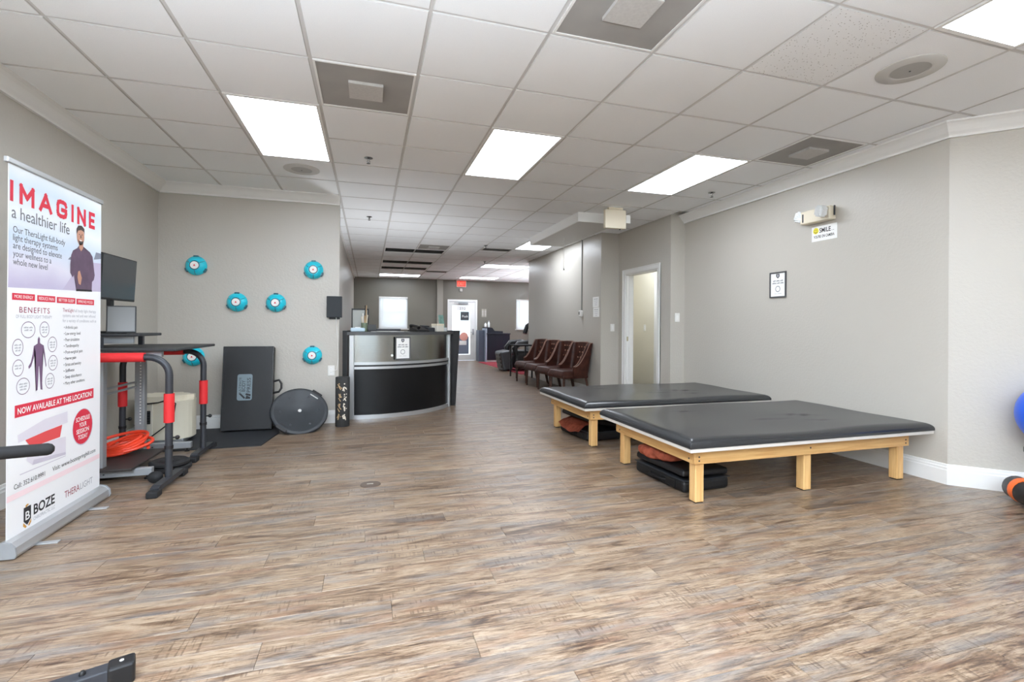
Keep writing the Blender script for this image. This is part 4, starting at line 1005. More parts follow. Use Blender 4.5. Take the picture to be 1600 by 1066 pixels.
b = bm_new(); rbox(b, -0.05, -0.162, -0.03, -0.034, -0.154, 0.06, r=0.002); obj('lamp_shield', b, DARKMET, t)
b = bm_new(); rbox(b, -0.0875, 0.13, -0.045, -0.084, 0.145, 0.035, r=0.002); obj('label_strip', b, DARKMET, t)
t = thing('camera_warning_sign', 'white sign with yellow smiling face below the emergency light', 'sign', (0, 0, 0))
Ms = Matrix(((0, 0, -1, XR - 0.0005), (-1, 0, 0, 3.64), (0, 1, 0, 1.985), (0, 0, 0, 1)))
b = bm_new(); box(b, 0, 0, 0, 0.262, 0.142, 0.003, M=Ms); board = obj('board', b, PAPER, t)
Mo = Ms @ Matrix.Translation((0, 0, 0.0036))
b = bm_new(); poly(b, ell(0.045, 0.100, 0.030, 0.030), Mo); face = obj('smile_face', b, mat('yellow_print', (232, 220, 60), rough=0.6), board)
b = bm_new(); Mq = Mo @ Matrix.Translation((0, 0, 0.0005)); poly(b, ell(0.036, 0.108, 0.003, 0.005, 10), Mq); poly(b, ell(0.054, 0.108, 0.003, 0.005, 10), Mq)
P = [(0.045 + 0.018 * math.cos(q), 0.098 + 0.018 * math.sin(q)) for q in [math.pi * (1.1 + 0.8 * i / 10) for i in range(11)]]; P += [(0.045 + 0.014 * math.cos(q), 0.099 + 0.014 * math.sin(q)) for q in [math.pi * (1.9 - 0.8 * i / 10) for i in range(11)]]
poly(b, P, Mq); obj('smile_lines', b, INK, board)
text('printed_word', 'SMILE', INK, board, Mo @ Matrix.Translation((0.082, 0.078, 0)), 0.060, 0.118, bold=0.0012)
text('printed_word', "YOU'RE ON CAMERA", INK, board, Mo @ Matrix.Translation((0.022, 0.030, 0)), 0.036, 0.215, bold=0.0008)
text('printed_word', '...', INK, board, Mo @ Matrix.Translation((0.208, 0.080, 0)), 0.045, 0.025)

# conduit with small white camera, paper notices on the hall wall
t = thing('wall_sensor', 'white wall sensor on a thin conduit above the brown chairs', 'sensor', (XH, 7.715, 1.385))
b = bm_new(); rbox(b, -0.045, -0.045, -0.055, 0, 0.045, 0.055, r=0.010, seg=3); obj('body', b, WHITE, t)
b = bm_new(); rbox(b, -0.048, 0.008, -0.022, -0.043, 0.038, 0.030, r=0.002); obj('lens', b, BLACK, t)
b = bm_new(); rbox(b, -0.016, -0.009, 0.05, 0, 0.009, CEIL - 1.385, r=0.002); obj('conduit', b, mat('conduit_grey', (140, 140, 136), rough=0.5), t)
for k, (y0, z0, hgt, lb) in enumerate(((7.18, 1.475, 0.17, 'upper paper notice taped on the hall wall'), (7.165, 1.315, 0.155, 'lower paper notice taped on the hall wall'))):
    t = thing('paper_notice', lb, 'notice', (0, 0, 0), 0, 'paper notices on the hall wall')
    Mn = Matrix(((0, 0, -1, XH - 0.0005), (-1, 0, 0, y0 + 0.11), (0, 1, 0, z0), (0, 0, 0, 1)))
    b = bm_new(); box(b, 0, 0, 0, 0.22, hgt, 0.0015, M=Mn); sh = obj('sheet', b, PAPER, t)
    for q in range(4): marks('printed_line', INKG if q == 0 else INKL, sh, Mn @ Matrix.Translation((0, 0, 0.002)), 0.11, hgt - 0.04 - q * 0.032, 0.13 - 0.015 * q, 0.012, (4, 2, 5))

# ------------------------------------------------------------------ brown leather chairs along the hall wall
def make_chair(label, loc, rz):
    """faces -Y locally; origin on the floor under the seat"""
    t = thing('leather_chair', label, 'chair', loc, rz, 'brown leather chairs along the hall wall')
    W_, D_ = 0.52, 0.50
    b = bm_new(); rbox(b, -W_ / 2, -D_ / 2, 0.30, W_ / 2, D_ / 2 - 0.02, 0.345, r=0.012); obj('seat_frame', b, LEATHER, t)
    b = bm_new()
    def S(u, v):
        x = -W_ / 2 + W_ * u; y = -D_ / 2 - 0.01 + (D_ - 0.02) * v
        k = min(1, min(u, 1 - u, v, 1 - v + 0.2) / 0.12); return (x, y, 0.345 + 0.085 * math.sqrt(max(0, 1 - (1 - max(0, k)) ** 2)))
    V = grid_surf(b, S, 20, 20); obj('seat', b, LEATHER, t, fix=True)
    # upright wrapped back: straight panel, rounded corners and wings sloping down to the seat
    b = bm_new(); n, m_ = 44, 10
    def Bk(u, v, off):
        a_ = 0.275 - off; yb_ = 0.255 - off; rc = max(0.03, 0.10 - off * 0.6); yf = -0.06
        s1 = yb_ - rc - yf; s2 = rc * math.pi / 2; s3 = 2 * (a_ - rc); T_ = 2 * s1 + 2 * s2 + s3; d_ = u * T_
        mir = d_ > T_ / 2
        if mir: d_ = T_ - d_
        if d_ < s1: x, y, k = -a_, yf + d_, d_ / s1
        elif d_ < s1 + s2: q = (d_ - s1) / rc; x, y, k = -a_ + rc - rc * math.cos(q), yb_ - rc + rc * math.sin(q), 1
        else: x, y, k = -a_ + rc + (d_ - s1 - s2), yb_, 1
        if mir: x = -x
        kk = k * k * (3 - 2 * k)
        z = 0.33 + (0.49 + (0.875 - 0.49) * k ** 1.9 - 0.33) * v
        if k == 1: z += 0.012 * v * (1 - (x / a_) ** 2)
        return Vector((x * (1 + 0.05 * v * k), y + 0.085 * (z - 0.33) / 0.54, z))
    O = [[b.verts.new(Bk(i / n, j / m_, 0)) for j in range(m_ + 1)] for i in range(n + 1)]
    I = [[b.verts.new(Bk(i / n, j / m_, 0.06)) for j in range(m_ + 1)] for i in range(n + 1)]
    for i in range(n):
        for j in range(m_):
            for G_, fl in ((O, 0), (I, 1)):
                q = (G_[i][j], G_[i + 1][j], G_[i + 1][j + 1], G_[i][j + 1]); f = b.faces.new(q[::-1] if fl else q); f.smooth = True
        b.faces.new((O[i][m_], O[i + 1][m_], I[i + 1][m_], I[i][m_]))
        b.faces.new((O[i][0], I[i][0], I[i + 1][0], O[i + 1][0]))
    for i in (0, n):
        for j in range(m_): b.faces.new((O[i][j], O[i][j + 1], I[i][j + 1], I[i][j]))
    bk = obj('backrest', b, LEATHER, t)
    for (u, v) in ((0.41, 0.86), (0.5, 0.86), (0.59, 0.86), (0.455, 0.70), (0.545, 0.70), (0.41, 0.54), (0.5, 0.54), (0.59, 0.54), (0.455, 0.38), (0.545, 0.38)):
        p = Bk(u, v, 0.064); b = bm_new(); bmesh.ops.create_icosphere(b, subdivisions=1, radius=0.014, matrix=Matrix.Translation(p)); obj('button', b, mat('button_leather', (150, 110, 92), rough=0.25), bk)
    # diamond tufting folds between the buttons
    for (p, q) in (((0.41, 0.86), (0.455, 0.70)), ((0.455, 0.70), (0.5, 0.86)), ((0.5, 0.86), (0.545, 0.70)), ((0.545, 0.70), (0.59, 0.86)), ((0.41, 0.54), (0.455, 0.70)), ((0.455, 0.70), (0.5, 0.54)), ((0.5, 0.54), (0.545, 0.70)), ((0.545, 0.70), (0.59, 0.54)), ((0.41, 0.54), (0.455, 0.38)), ((0.455, 0.38), (0.5, 0.54)), ((0.5, 0.54), (0.545, 0.38)), ((0.545, 0.38), (0.59, 0.54))):
        b = bm_new(); tube(b, [Bk(p[0], p[1], 0.061), Bk(q[0], q[1], 0.061)], 0.004, 5); obj('tuft_fold', b, mat('fold_leather', (40, 20, 16), rough=0.5), bk)
    b = bm_new(); tube(b, [Bk(i / n, 1, 0.003) + Vector((0, 0, 0.003)) for i in range(n + 1)], 0.007, 6); obj('piping', b, mat('piping_light', (128, 92, 76), rough=0.35), bk)
    b = bm_new(); tube(b, [Bk(i / n, 1, 0.057) + Vector((0, 0, 0.003)) for i in range(n + 1)], 0.006, 6); obj('piping', b, MATS['piping_light'], bk)
    for sx in (-1, 1):
        b = bm_new(); tube(b, [(sx * 0.215, -0.21, 0.31), (sx * 0.215, -0.213, 0.0)], [0.026, 0.017], 4); obj('leg', b, DARKWOOD, t)
        b = bm_new(); tube(b, [(sx * 0.225, 0.20, 0.32), (sx * 0.225, 0.27, 0.0)], [0.026, 0.017], 4); obj('leg', b, DARKWOOD, t)
    return t
CY_ = [9.46, 8.79, 8.13, 7.50]
CL = ['brown tufted leather chair farthest along the hall wall', 'brown tufted leather chair next to the farthest one', 'brown tufted leather chair second from the near end of the row', 'brown tufted leather chair nearest, at the end of the row by the wall corner']
ch = make_chair(CL[0], (3.235, CY_[0], 0), -math.pi / 2 + 0.14)
for y, lb in list(zip(CY_, CL))[1:]: dup(ch, (3.235, y, 0), -math.pi / 2 + 0.14, lb)

# ------------------------------------------------------------------ far end of the hall
b = bm_new(); prism(b, [(3.50, 10.95), (6.95, 10.95), (6.95, 15.02), (3.35, 15.02)], 'z', 0.0, 0.008)
tag(obj('red_rug', b, CARPET), 'red carpet at the far right beyond the brown chairs', 'rug')
t = thing('side_table', 'small black side table beyond the farthest brown chair', 'table', (3.33, 10.42, 0))
b = bm_new(); rbox(b, -0.22, -0.30, 0.715, 0.22, 0.30, 0.74, r=0.006); obj('table_top', b, mat('dull_black', (14, 14, 16), rough=0.7, spec=0.2), t)
for sx in (-1, 1):
    for sy in (-1, 1): b = bm_new(); rbox(b, sx * 0.18 - 0.016, sy * 0.24 - 0.016, 0, sx * 0.18 + 0.016, sy * 0.24 + 0.016, 0.716, r=0.003); obj('leg', b, BLACK, t)

# massage chair
t = thing('massage_chair', 'bulky black massage chair on the red carpet past the wall end', 'massage chair', (3.90, 12.10, 0.008), 0)
MC = mat('massage_leather', (18, 19, 22), rough=0.35, bump=(40, 0.2, 0.004))
b = bm_new(); rbox(b, -0.30, -0.34, 0.05, 0.55, 0.34, 0.46, r=0.08, seg=4); obj('base', b, MC, t)
b = bm_new(); rbox(b, -0.32, -0.30, 0.38, 0.25, 0.30, 0.52, r=0.05, seg=4); obj('seat', b, MC, t)
b = bm_new(); rbox(b, -0.16, -0.30, 0.0, 0.16, 0.30, 0.86, r=0.10, seg=4, M=Matrix.Translation((0.30, 0, 0.42)) @ Matrix.Rotation(0.25, 4, 'Y')); obj('backrest', b, MC, t)
b = bm_new(); tube(b, [(0.16, -0.30, 0.95), (0.24, -0.33, 1.15), (0.40, -0.25, 1.28), (0.46, 0.0, 1.30), (0.40, 0.25, 1.28), (0.24, 0.33, 1.15), (0.16, 0.30, 0.95)], 0.06, 10); obj('hood', b, MC, t)
for s in (-1, 1):
    b = bm_new(); tube(b, [(-0.28, s * 0.36, 0.42), (-0.33, s * 0.37, 0.58), (-0.22, s * 0.38, 0.70), (0.05, s * 0.38, 0.72), (0.28, s * 0.37, 0.66), (0.36, s * 0.36, 0.48)], [0.06, 0.07, 0.08, 0.08, 0.08, 0.06], 10); obj('armrest', b, MC, t)
b = bm_new(); rbox(b, -0.14, -0.29, 0.0, 0.14, 0.29, 0.50, r=0.05, seg=3, M=Matrix.Translation((-0.46, 0, 0.02)) @ Matrix.Rotation(-0.18, 4, 'Y')); fr = obj('footrest', b, mat('massage_grey', (62, 64, 68), rough=0.35), t)
for k in range(4):
    b = bm_new(); rbox(b, -0.155, -0.22, 0.08 + k * 0.10, -0.12, 0.22, 0.15 + k * 0.10, r=0.012, M=Matrix.Translation((-0.46, 0, 0.02)) @ Matrix.Rotation(-0.18, 4, 'Y')); obj('foot_pad', b, MC, fr)

# navy counter with a few things on top
t = thing('navy_counter', 'navy blue counter cabinet with raised shelf near the far door', 'counter', (0, 0, 0))
nx0, nx1, ny0, ny1 = 3.66, 4.42, 15.05, 15.60
b = bm_new(); rbox(b, nx0, ny0, 0.06, nx1, ny1, 0.89, r=0.006); obj('cabinet', b, NAVY, t)
b = bm_new(); rbox(b, nx0 - 0.02, ny0 - 0.02, 0.89, nx1 + 0.02, ny1 + 0.02, 0.925, r=0.004); obj('worktop', b, NAVY, t)
b = bm_new(); vs = prism(b, [(nx0 - 0.02, 0.925), (nx1 - 0.18, 0.925), (nx1 - 0.18, 0.99), (nx0 + 0.30, 1.00), (nx0 + 0.22, 1.10), (nx0 - 0.02, 1.12)], 'y', ny1 - 0.35, ny1); obj('raised_shelf', b, NAVY, t)
b = bm_new(); rbox(b, nx0 - 0.05, ny0, 0.0, nx0 - 0.003, ny1 - 0.05, 1.08, r=0.004); obj('end_panel', b, mat('pale_end_panel', (170, 180, 196), rough=0.4), t)
b = bm_new(); rbox(b, nx0 + 0.005, ny0 + 0.03, 0.0, nx1 - 0.005, ny1, 0.06, r=0.003); obj('plinth', b, TRIM, t)
b = bm_new(); rbox(b, nx0 - 0.24, ny0 + 0.15, 0.008, nx0 - 0.055, ny1, 1.02, r=0.006)
tag(obj('dark_panel', b, mat('slate_panel', (84, 92, 108), rough=0.5)), 'slate grey side panel standing left of the navy counter', 'panel')
for k, (x, hgt, m, lb) in enumerate(((3.69, 0.16, PAPER, 'white bottle standing left on the navy counter'), (3.80, 0.22, MATS['clear_white'], 'pale bottle standing right on the navy counter'))):
    tt = thing('bottle', lb, 'bottle', (x, 15.42, 1.115), 0, 'bottles on the navy counter')
    b = bm_new(); lathe(b, [(0, 0), (0.035, 0), (0.038, 0.01), (0.038, hgt * 0.65), (0.018, hgt * 0.8), (0.016, hgt * 0.86), (0, hgt * 0.86)], 16); obj('body', b, m, tt)
    b = bm_new(); lathe(b, [(0.019, hgt * 0.84), (0.019, hgt), (0, hgt)], 12); obj('cap', b, INKL, tt)

# exit sign (lit, red) with small sensor under it
t = thing('exit_sign', 'red lit exit sign over the far door', 'sign', (2.94, YF, 2.555))
b = bm_new(); rbox(b, -0.165, -0.045, -0.115, 0.165, -0.001, 0.112, r=0.006); hs = obj('housing', b, mat('exit_housing', (226, 196, 186), rough=0.5), t)
b = bm_new(); box(b, -0.145, -0.0475, -0.095, 0.145, -0.0455, 0.092); ex = obj('lit_face', b, mat('exit_red', (236, 66, 48), rough=0.5, emit=(240, 60, 44, 0.35)), t)
text('exit_word', 'EXIT', mat('exit_letters', (252, 130, 112), rough=0.5, emit=(255, 110, 90, 0.9)), ex, Matrix.Translation((0, -0.0482, -0.058)) @ MB, 0.17, 0.235, 'CENTER', bold=0.002)
b = bm_new(); rbox(b, 2.885, YF - 0.05, 2.295, 2.975, YF - 0.001, 2.395, r=0.008)
tag(obj('door_sensor', b, mat('sensor_grey', (186, 184, 178), rough=0.5)), 'small grey box sensor between exit sign and far door', 'sensor')
# posters on the far door glass
def poster(label, x0, z0, x1, z1, m, words=(), y=YF + 0.036):
    t = thing('door_poster', label, 'poster', (0, 0, 0), 0, 'posters on the far door')
    b = bm_new(); box(b, x0, y - 0.002, z0, x1, y, z1); s = obj('sheet', b, m, t)
    for (tx, ty, sz, wd, st, mm) in words: text('printed_word', st, mm, s, Matrix.Translation((x0 + tx, y - 0.0028, z0 + ty)) @ MB, sz, wd)
    return s
poster('white notice at the top of the far door glass', 2.80, 1.66, 3.21, 1.83, PAPER, [(0.10, 0.04, 0.11, 0.20, '232', INKG)])
poster('dark framed open sign on the far door glass', 2.93, 1.34, 3.22, 1.63, mat('poster_dark', (62, 66, 70), rough=0.5), [(0.06, 0.10, 0.11, 0.19, 'Push', PAPER)])
s = poster('lower blue grey poster with a round pink mark on the far door', 2.80, 0.22, 3.22, 0.80, mat('poster_slate', (120, 128, 146), rough=0.5), [])
b = bm_new(); poly(b, ell(3.05, 0.80, 0.14, 0.14), Matrix.Translation((0, YF + 0.0325, 0)) @ MB); obj('round_mark', b, mat('pink_print', (226, 160, 146), rough=0.6), s)
b = bm_new(); poly(b, [(2.86, 0.52), (3.14, 0.52), (3.14, 0.66), (2.86, 0.66)], Matrix.Translation((0, YF + 0.0330, 0)) @ MB); obj('white_strip', b, PAPER, s)
t = thing('wall_paper_notice', 'small grey notice on the far wall right of the door', 'notice', (0, 0, 0))
for x in (3.645, 3.735):
    b = bm_new(); box(b, x, YF - 0.004, 1.46, x + 0.075, YF - 0.001, 1.73); sh = obj('sheet', b, mat('pale_notice', (168, 164, 152), rough=0.7), t)
    for q in range(3): b = bm_new(); box(b, x + 0.01, YF - 0.0055, 1.52 + q * 0.06, x + 0.065, YF - 0.0045, 1.545 + q * 0.06); obj('printed_block', b, SPK, sh)
outlet('light_switch', 'small light switch on the far wall post left of the door', Matrix.Translation((2.235, YF - 0.09, 1.30)) @ MB, 'switch', 'switch')

# ------------------------------------------------------------------ roll-up banner
t = thing('rollup_banner', 'tall white roll-up banner with red headline at the left wall', 'banner', (0, 0, 0))
BX, BY = -1.69, 2.94
MBn = Matrix(((0, 0, 1, BX), (1, 0, 0, BY), (0, 1, 0, 0), (0, 0, 0, 1)))      # (s right, t up, out)
def bl(e): return MBn @ Matrix.Translation((0, 0, 0.0010 + 0.0004 * e))
BANNER = mat('banner_vinyl', (246, 247, 249), rough=0.4)
b = bm_new(); vs = box(b, 0.012, 0.07, -0.0008, 0.862, 1.945, 0.0008, M=MBn); sheet = obj('banner_sheet', b, BANNER, t)
b = bm_new(); rbox(b, -0.006, 1.935, -0.010, 0.872, 1.962, 0.010, r=0.004, M=MBn); obj('top_rail', b, SILVER, t)
b = bm_new()
prof = [(-0.055, 0.006), (0.050, 0.006), (0.055, 0.02), (0.050, 0.055), (0.030, 0.078), (0.004, 0.085), (-0.02, 0.08), (-0.05, 0.05)]
vs = prism(b, prof, 'y', 0.0, 0.885); bmesh.ops.translate(b, verts=b.verts, vec=(BX, BY - 0.01, 0)); obj('base_cassette', b, SILVER, t)
for s in (-0.012, 0.876):
    b = bm_new(); vs = prism(b, [(p[0] * 1.08, max(0.003, p[1] * 1.05)) for p in prof], 'y', 0.0, 0.012); bmesh.ops.translate(b, verts=b.verts, vec=(BX, BY - 0.01 + s, 0)); obj('end_cap', b, GREYMET, t)
for s in (0.16, 0.65):
    b = bm_new(); rbox(b, BX + 0.02, BY + s - 0.018, 0.0, BX + 0.14, BY + s + 0.018, 0.007, r=0.002); obj('foot', b, SILVER, t)
b = bm_new(); tube(b, [(BX - 0.02, BY + 0.44, 0.05), (BX - 0.02, BY + 0.44, 1.94)], 0.009, 8); obj('support_pole', b, SILVER, t)

# printed artwork
def grad_mat(name, stops):
    m = mat(name, (200, 210, 225), rough=0.4); nt = m.node_tree
    g = nt.nodes.new('ShaderNodeNewGeometry'); sx = nt.nodes.new('ShaderNodeSeparateXYZ'); mr = nt.nodes.new('ShaderNodeMapRange')
    mr.inputs['From Min'].default_value = 1.34; mr.inputs['From Max'].default_value = 1.93
    nz = nt.nodes.new('ShaderNodeTexNoise'); nz.inputs['Scale'].default_value = 3.0
    ad = nt.nodes.new('ShaderNodeMath'); ad.operation = 'MULTIPLY_ADD'; ad.inputs[1].default_value = 0.25; 
    sb = nt.nodes.new('ShaderNodeMath'); sb.operation = 'SUBTRACT'; sb.inputs[1].default_value = 0.125
    r = nt.nodes.new('ShaderNodeValToRGB')
    while len(r.color_ramp.elements) < len(stops): r.color_ramp.elements.new(0.5)
    for e, (p, c) in zip(r.color_ramp.elements, stops): e.position = p; e.color = rgb(*c)
    nt.links.new(g.outputs['Position'], sx.inputs[0]); nt.links.new(sx.outputs['Z'], mr.inputs['Value']); nt.links.new(g.outputs['Position'], nz.inputs['Vector'])
    nt.links.new(nz.outputs['Fac'], ad.inputs[0]); nt.links.new(mr.outputs[0], ad.inputs[2]); nt.links.new(ad.outputs[0], sb.inputs[0])
    nt.links.new(sb.outputs[0], r.inputs['Fac']); nt.links.new(r.outputs['Color'], nt.nodes['Principled BSDF'].inputs['Base Color'])
    return m
SKY = grad_mat('printed_sky', [(0.0, (196, 188, 214)), (0.22, (222, 220, 234)), (0.42, (206, 222, 238)), (0.62, (238, 243, 248)), (0.85, (212, 228, 242)), (1.0, (236, 242, 247))])
b = bm_new(); poly(b, [(0.014, 1.325), (0.860, 1.36), (0.860, 1.932), (0.014, 1.932)], bl(0)); obj('printed_scene', b, SKY, sheet)
b = bm_new(); poly(b, [(0.45, 1.345), (0.860, 1.36), (0.860, 1.545), (0.77, 1.54), (0.62, 1.51)], bl(1)); obj('printed_ground', b, mat('print_lavender', (196, 186, 210), rough=0.5), sheet)
b = bm_new(); poly(b, [(0.775, 1.56), (0.86, 1.575), (0.86, 1.61), (0.80, 1.61)], bl(2)); poly(b, [(0.50, 1.525), (0.57, 1.53), (0.57, 1.545), (0.52, 1.543)], bl(2)); obj('printed_cars', b, mat('print_slate', (128, 134, 150), rough=0.5), sheet)
def stroke_letter(ch, x, y, w_, h_, t_):
    S = {'I': [[(0.5, 0), (0.5, 1)]], 'M': [[(0, 0), (0, 1), (0.5, 0.35), (1, 1), (1, 0)]], 'A': [[(0, 0), (0.5, 1), (1, 0)], [(0.2, 0.30), (0.8, 0.30)]],
         'G': [[(1, 0.80), (0.92, 0.93), (0.70, 1), (0.30, 1), (0.08, 0.92), (0, 0.75), (0, 0.25), (0.08, 0.08), (0.30, 0), (0.70, 0), (0.92, 0.08), (1, 0.25), (1, 0.46), (0.55, 0.46)]],
         'N': [[(0, 0), (0, 1), (1, 0), (1, 1)]], 'E': [[(1, 1), (0, 1), (0, 0), (1, 0)], [(0, 0.5), (0.86, 0.5)]]}[ch]
    b = bm_new(); M = bl(2); hw = t_ / 2; k_ = 0
    for pl in S:
        P = [Vector((x + hw + p[0] * (w_ - t_), y + hw + p[1] * (h_ - t_))) for p in pl]
        for p, q in zip(P, P[1:]):
            dd = (q - p).normalized() * hw; nn = Vector((-dd.y, dd.x)); k_ += 1; Mk = M @ Matrix.Translation((0, 0, 0.00004 * k_))
            poly(b, [p - dd + nn, p - dd - nn, q + dd - nn, q + dd + nn], Mk)
    return obj('headline_letter', b, INKR, sheet)
for ch_, x_, w_ in (('I', 0.022, 0.024), ('M', 0.090, 0.112), ('A', 0.240, 0.110), ('G', 0.390, 0.098), ('I', 0.530, 0.024), ('N', 0.590, 0.092), ('E', 0.716, 0.068)): stroke_letter(ch_, x_, 1.752, w_, 0.104, 0.023)
text('printed_text', 'a healthier life', INKG, sheet, bl(2) @ Matrix.Translation((0.035, 1.672, 0)), 0.088, 0.478)
for k, (s, wd) in enumerate((('Our TheraLight full-body', 0.425), ('light therapy systems', 0.355), ('are designed to elevate', 0.395), ('your wellness to a', 0.300), ('whole new level', 0.268))):
    text('printed_text', s, INKG, sheet, bl(2) @ Matrix.Translation((0.046, 1.602 - k * 0.040, 0)), 0.046, wd)
# printed man
SKIN = mat('print_skin', (196, 146, 122), rough=0.5); HAIR = mat('print_hair', (66, 56, 52), rough=0.5); SWEAT = mat('print_sweater', (92, 72, 92), rough=0.5, var=(18, 0.18))
b = bm_new(); poly(b, [(0.585, 1.345), (0.578, 1.40), (0.560, 1.44), (0.545, 1.425), (0.522, 1.45), (0.522, 1.50), (0.530, 1.555), (0.548, 1.585), (0.590, 1.605), (0.608, 1.622), (0.652, 1.626), (0.668, 1.612), (0.730, 1.600), (0.760, 1.575), (0.772, 1.52), (0.786, 1.46), (0.776, 1.43), (0.755, 1.415), (0.752, 1.36)], bl(3)); obj('printed_sweater', b, SWEAT, sheet)
b = bm_new(); poly(b, [(0.612, 1.608), (0.632, 1.592), (0.652, 1.612), (0.656, 1.655), (0.608, 1.652)], bl(4)); poly(b, ell(0.625, 1.682, 0.040, 0.054), bl(4)); poly(b, [(0.600, 1.465), (0.618, 1.472), (0.640, 1.43), (0.628, 1.385), (0.606, 1.392), (0.594, 1.43)], bl(5)); obj('printed_skin', b, SKIN, sheet)
b = bm_new(); poly(b, [(0.584, 1.690), (0.582, 1.722), (0.600, 1.744), (0.635, 1.749), (0.664, 1.735), (0.668, 1.695), (0.658, 1.715), (0.630, 1.722), (0.598, 1.712)], bl(5)); poly(b, [(0.594, 1.660), (0.610, 1.638), (0.640, 1.636), (0.656, 1.660), (0.640, 1.652), (0.610, 1.652)], bl(5)); obj('printed_hair', b, HAIR, sheet)
b = bm_new(); poly(b, ell(0.610, 1.692, 0.006, 0.003, 8), bl(6)); poly(b, ell(0.640, 1.694, 0.006, 0.003, 8), bl(6)); poly(b, [(0.622, 1.69), (0.628, 1.69), (0.632, 1.672), (0.620, 1.672)], bl(6)); obj('printed_features', b, HAIR, sheet)
b = bm_new(); poly(b, [(0.610, 1.660), (0.640, 1.660), (0.625, 1.652)], bl(6)); obj('printed_smile', b, PAPER, sheet)
b = bm_new(); poly(b, [(0.580, 1.346), (0.755, 1.353), (0.752, 1.364), (0.583, 1.358)], bl(5)); obj('printed_trousers', b, INK, sheet)
# pills
for (s0, s1, txt) in ((0.042, 0.212, 'MORE ENERGY'), (0.230, 0.384, 'REDUCE PAIN'), (0.398, 0.577, 'BETTER SLEEP'), (0.588, 0.782, 'IMPROVED MOOD')):
    b = bm_new(); poly(b, [(s0, 1.266), (s1, 1.268), (s1, 1.302), (s0, 1.300)], bl(1)); obj('printed_pill', b, INKR, sheet)
    text('printed_text', txt, PAPER, sheet, bl(2) @ Matrix.Translation(((s0 + s1) / 2, 1.276, 0)), 0.024, (s1 - s0) * 0.82, 'CENTER')
text('printed_heading', 'BENEFITS', INKM, sheet, bl(1) @ Matrix.Translation((0.095, 1.204, 0)), 0.042, 0.240, spacing=1.2)
text('printed_text', 'OF FULL BODY LIGHT THERAPY', INKL, sheet, bl(1) @ Matrix.Translation((0.070, 1.176, 0)), 0.024, 0.285)
for (cx, cy, rx, w1) in ((0.162, 1.116, 0.054, 'IMPROVED|SKIN'), (0.292, 1.117, 0.041, 'REDUCE|JOINT|PAIN'), (0.085, 1.028, 0.040, 'IMMUNE|SYSTEM|BOOST'), (0.361, 1.033, 0.041, 'MUSCLE|TISSUE|REPAIR'), (0.088, 0.924, 0.041, 'IMPROVED|MOOD'), (0.367, 0.930, 0.041, 'WEIGHT|LOSS|SUPPORT'), (0.126, 0.828, 0.050, 'DECREASED|JOINT|STIFFNESS'), (0.341, 0.832, 0.040, 'BETTER|SLEEP|CYCLES')):
    b = bm_new(); ring(b, cx, cy, rx, 0.043, 0.0035, bl(1)); obj('printed_ring', b, INKP, sheet)
    for k, s in enumerate(w1.split('|')): marks('printed_text', INKL, sheet, bl(1), cx, cy + 0.008 - k * 0.014, rx * 1.25 * (1 - 0.12 * k), 0.009, (len(s) // 2 + 1, len(s) - len(s) // 2))
# body figure
P = [(0.224, 0.79), (0.238, 0.795), (0.243, 0.86), (0.246, 0.92), (0.2475, 0.945), (0.249, 0.92), (0.256, 0.86), (0.262, 0.795), (0.278, 0.79), (0.274, 0.80), (0.276, 0.86), (0.280, 0.93), (0.276, 0.97), (0.280, 1.005), (0.290, 0.97), (0.300, 0.93), (0.304, 0.91), (0.310, 0.92), (0.306, 0.935), (0.296, 0.99), (0.286, 1.03), (0.258, 1.042), (0.253, 1.052), (0.255, 1.066), (0.246, 1.080), (0.237, 1.066), (0.240, 1.052), (0.236, 1.042), (0.206, 1.03), (0.198, 0.99), (0.182, 0.945), (0.164, 0.925), (0.168, 0.912), (0.186, 0.925), (0.205, 0.965), (0.218, 1.0), (0.222, 0.97), (0.216, 0.93), (0.222, 0.86), (0.230, 0.80)]
b = bm_new(); poly(b, P, bl(1)); obj('printed_body', b, INKP, sheet)
text('printed_text', 'TheraLight', INKM, sheet, bl(1) @ Matrix.Translation((0.454, 1.218, 0)), 0.030, 0.105)
for k, (s, x, wd) in enumerate((('full body light therapy', 0.565, 0.24), ('systems use red and near infrared', 0.454, 0.345), ('for a variety of conditions such as', 0.454, 0.355))):
    text('printed_text', s, INKL, sheet, bl(1) @ Matrix.Translation((x, 1.218 - k * 0.030, 0)), 0.026, wd)
for k, (s, wd) in enumerate((('• Arthritis pain', 0.135), ('• Low energy level', 0.165), ('• Poor circulation', 0.155), ('• Tendinopathy', 0.150), ('• Post-surgical pain', 0.190), ('• Nerve pain', 0.122), ('• Stress and anxiety', 0.175), ('• Stiffness', 0.105), ('• Sleep disturbance', 0.180), ('• Many other conditions', 0.215))):
    text('printed_text', s, INK, sheet, bl(1) @ Matrix.Translation((0.466, 1.119 - k * 0.0362, 0)), 0.026, wd)
b = bm_new(); poly(b, [(0.066, 0.675), (0.782, 0.675), (0.782, 0.737), (0.066, 0.737)], bl(1)); obj('printed_band', b, INKR, sheet)
text('printed_text', 'NOW AVAILABLE AT THIS LOCATION!', PAPER, sheet, bl(2) @ Matrix.Translation((0.086, 0.690, 0)), 0.044, 0.676, bold=0.0008)
PK = [mat('print_device_white', (226, 222, 232), rough=0.5), mat('print_device_red', (226, 82, 84), rough=0.5), mat('print_device_shade', (204, 198, 212), rough=0.5), mat('print_pink', (250, 226, 230), rough=0.5)]
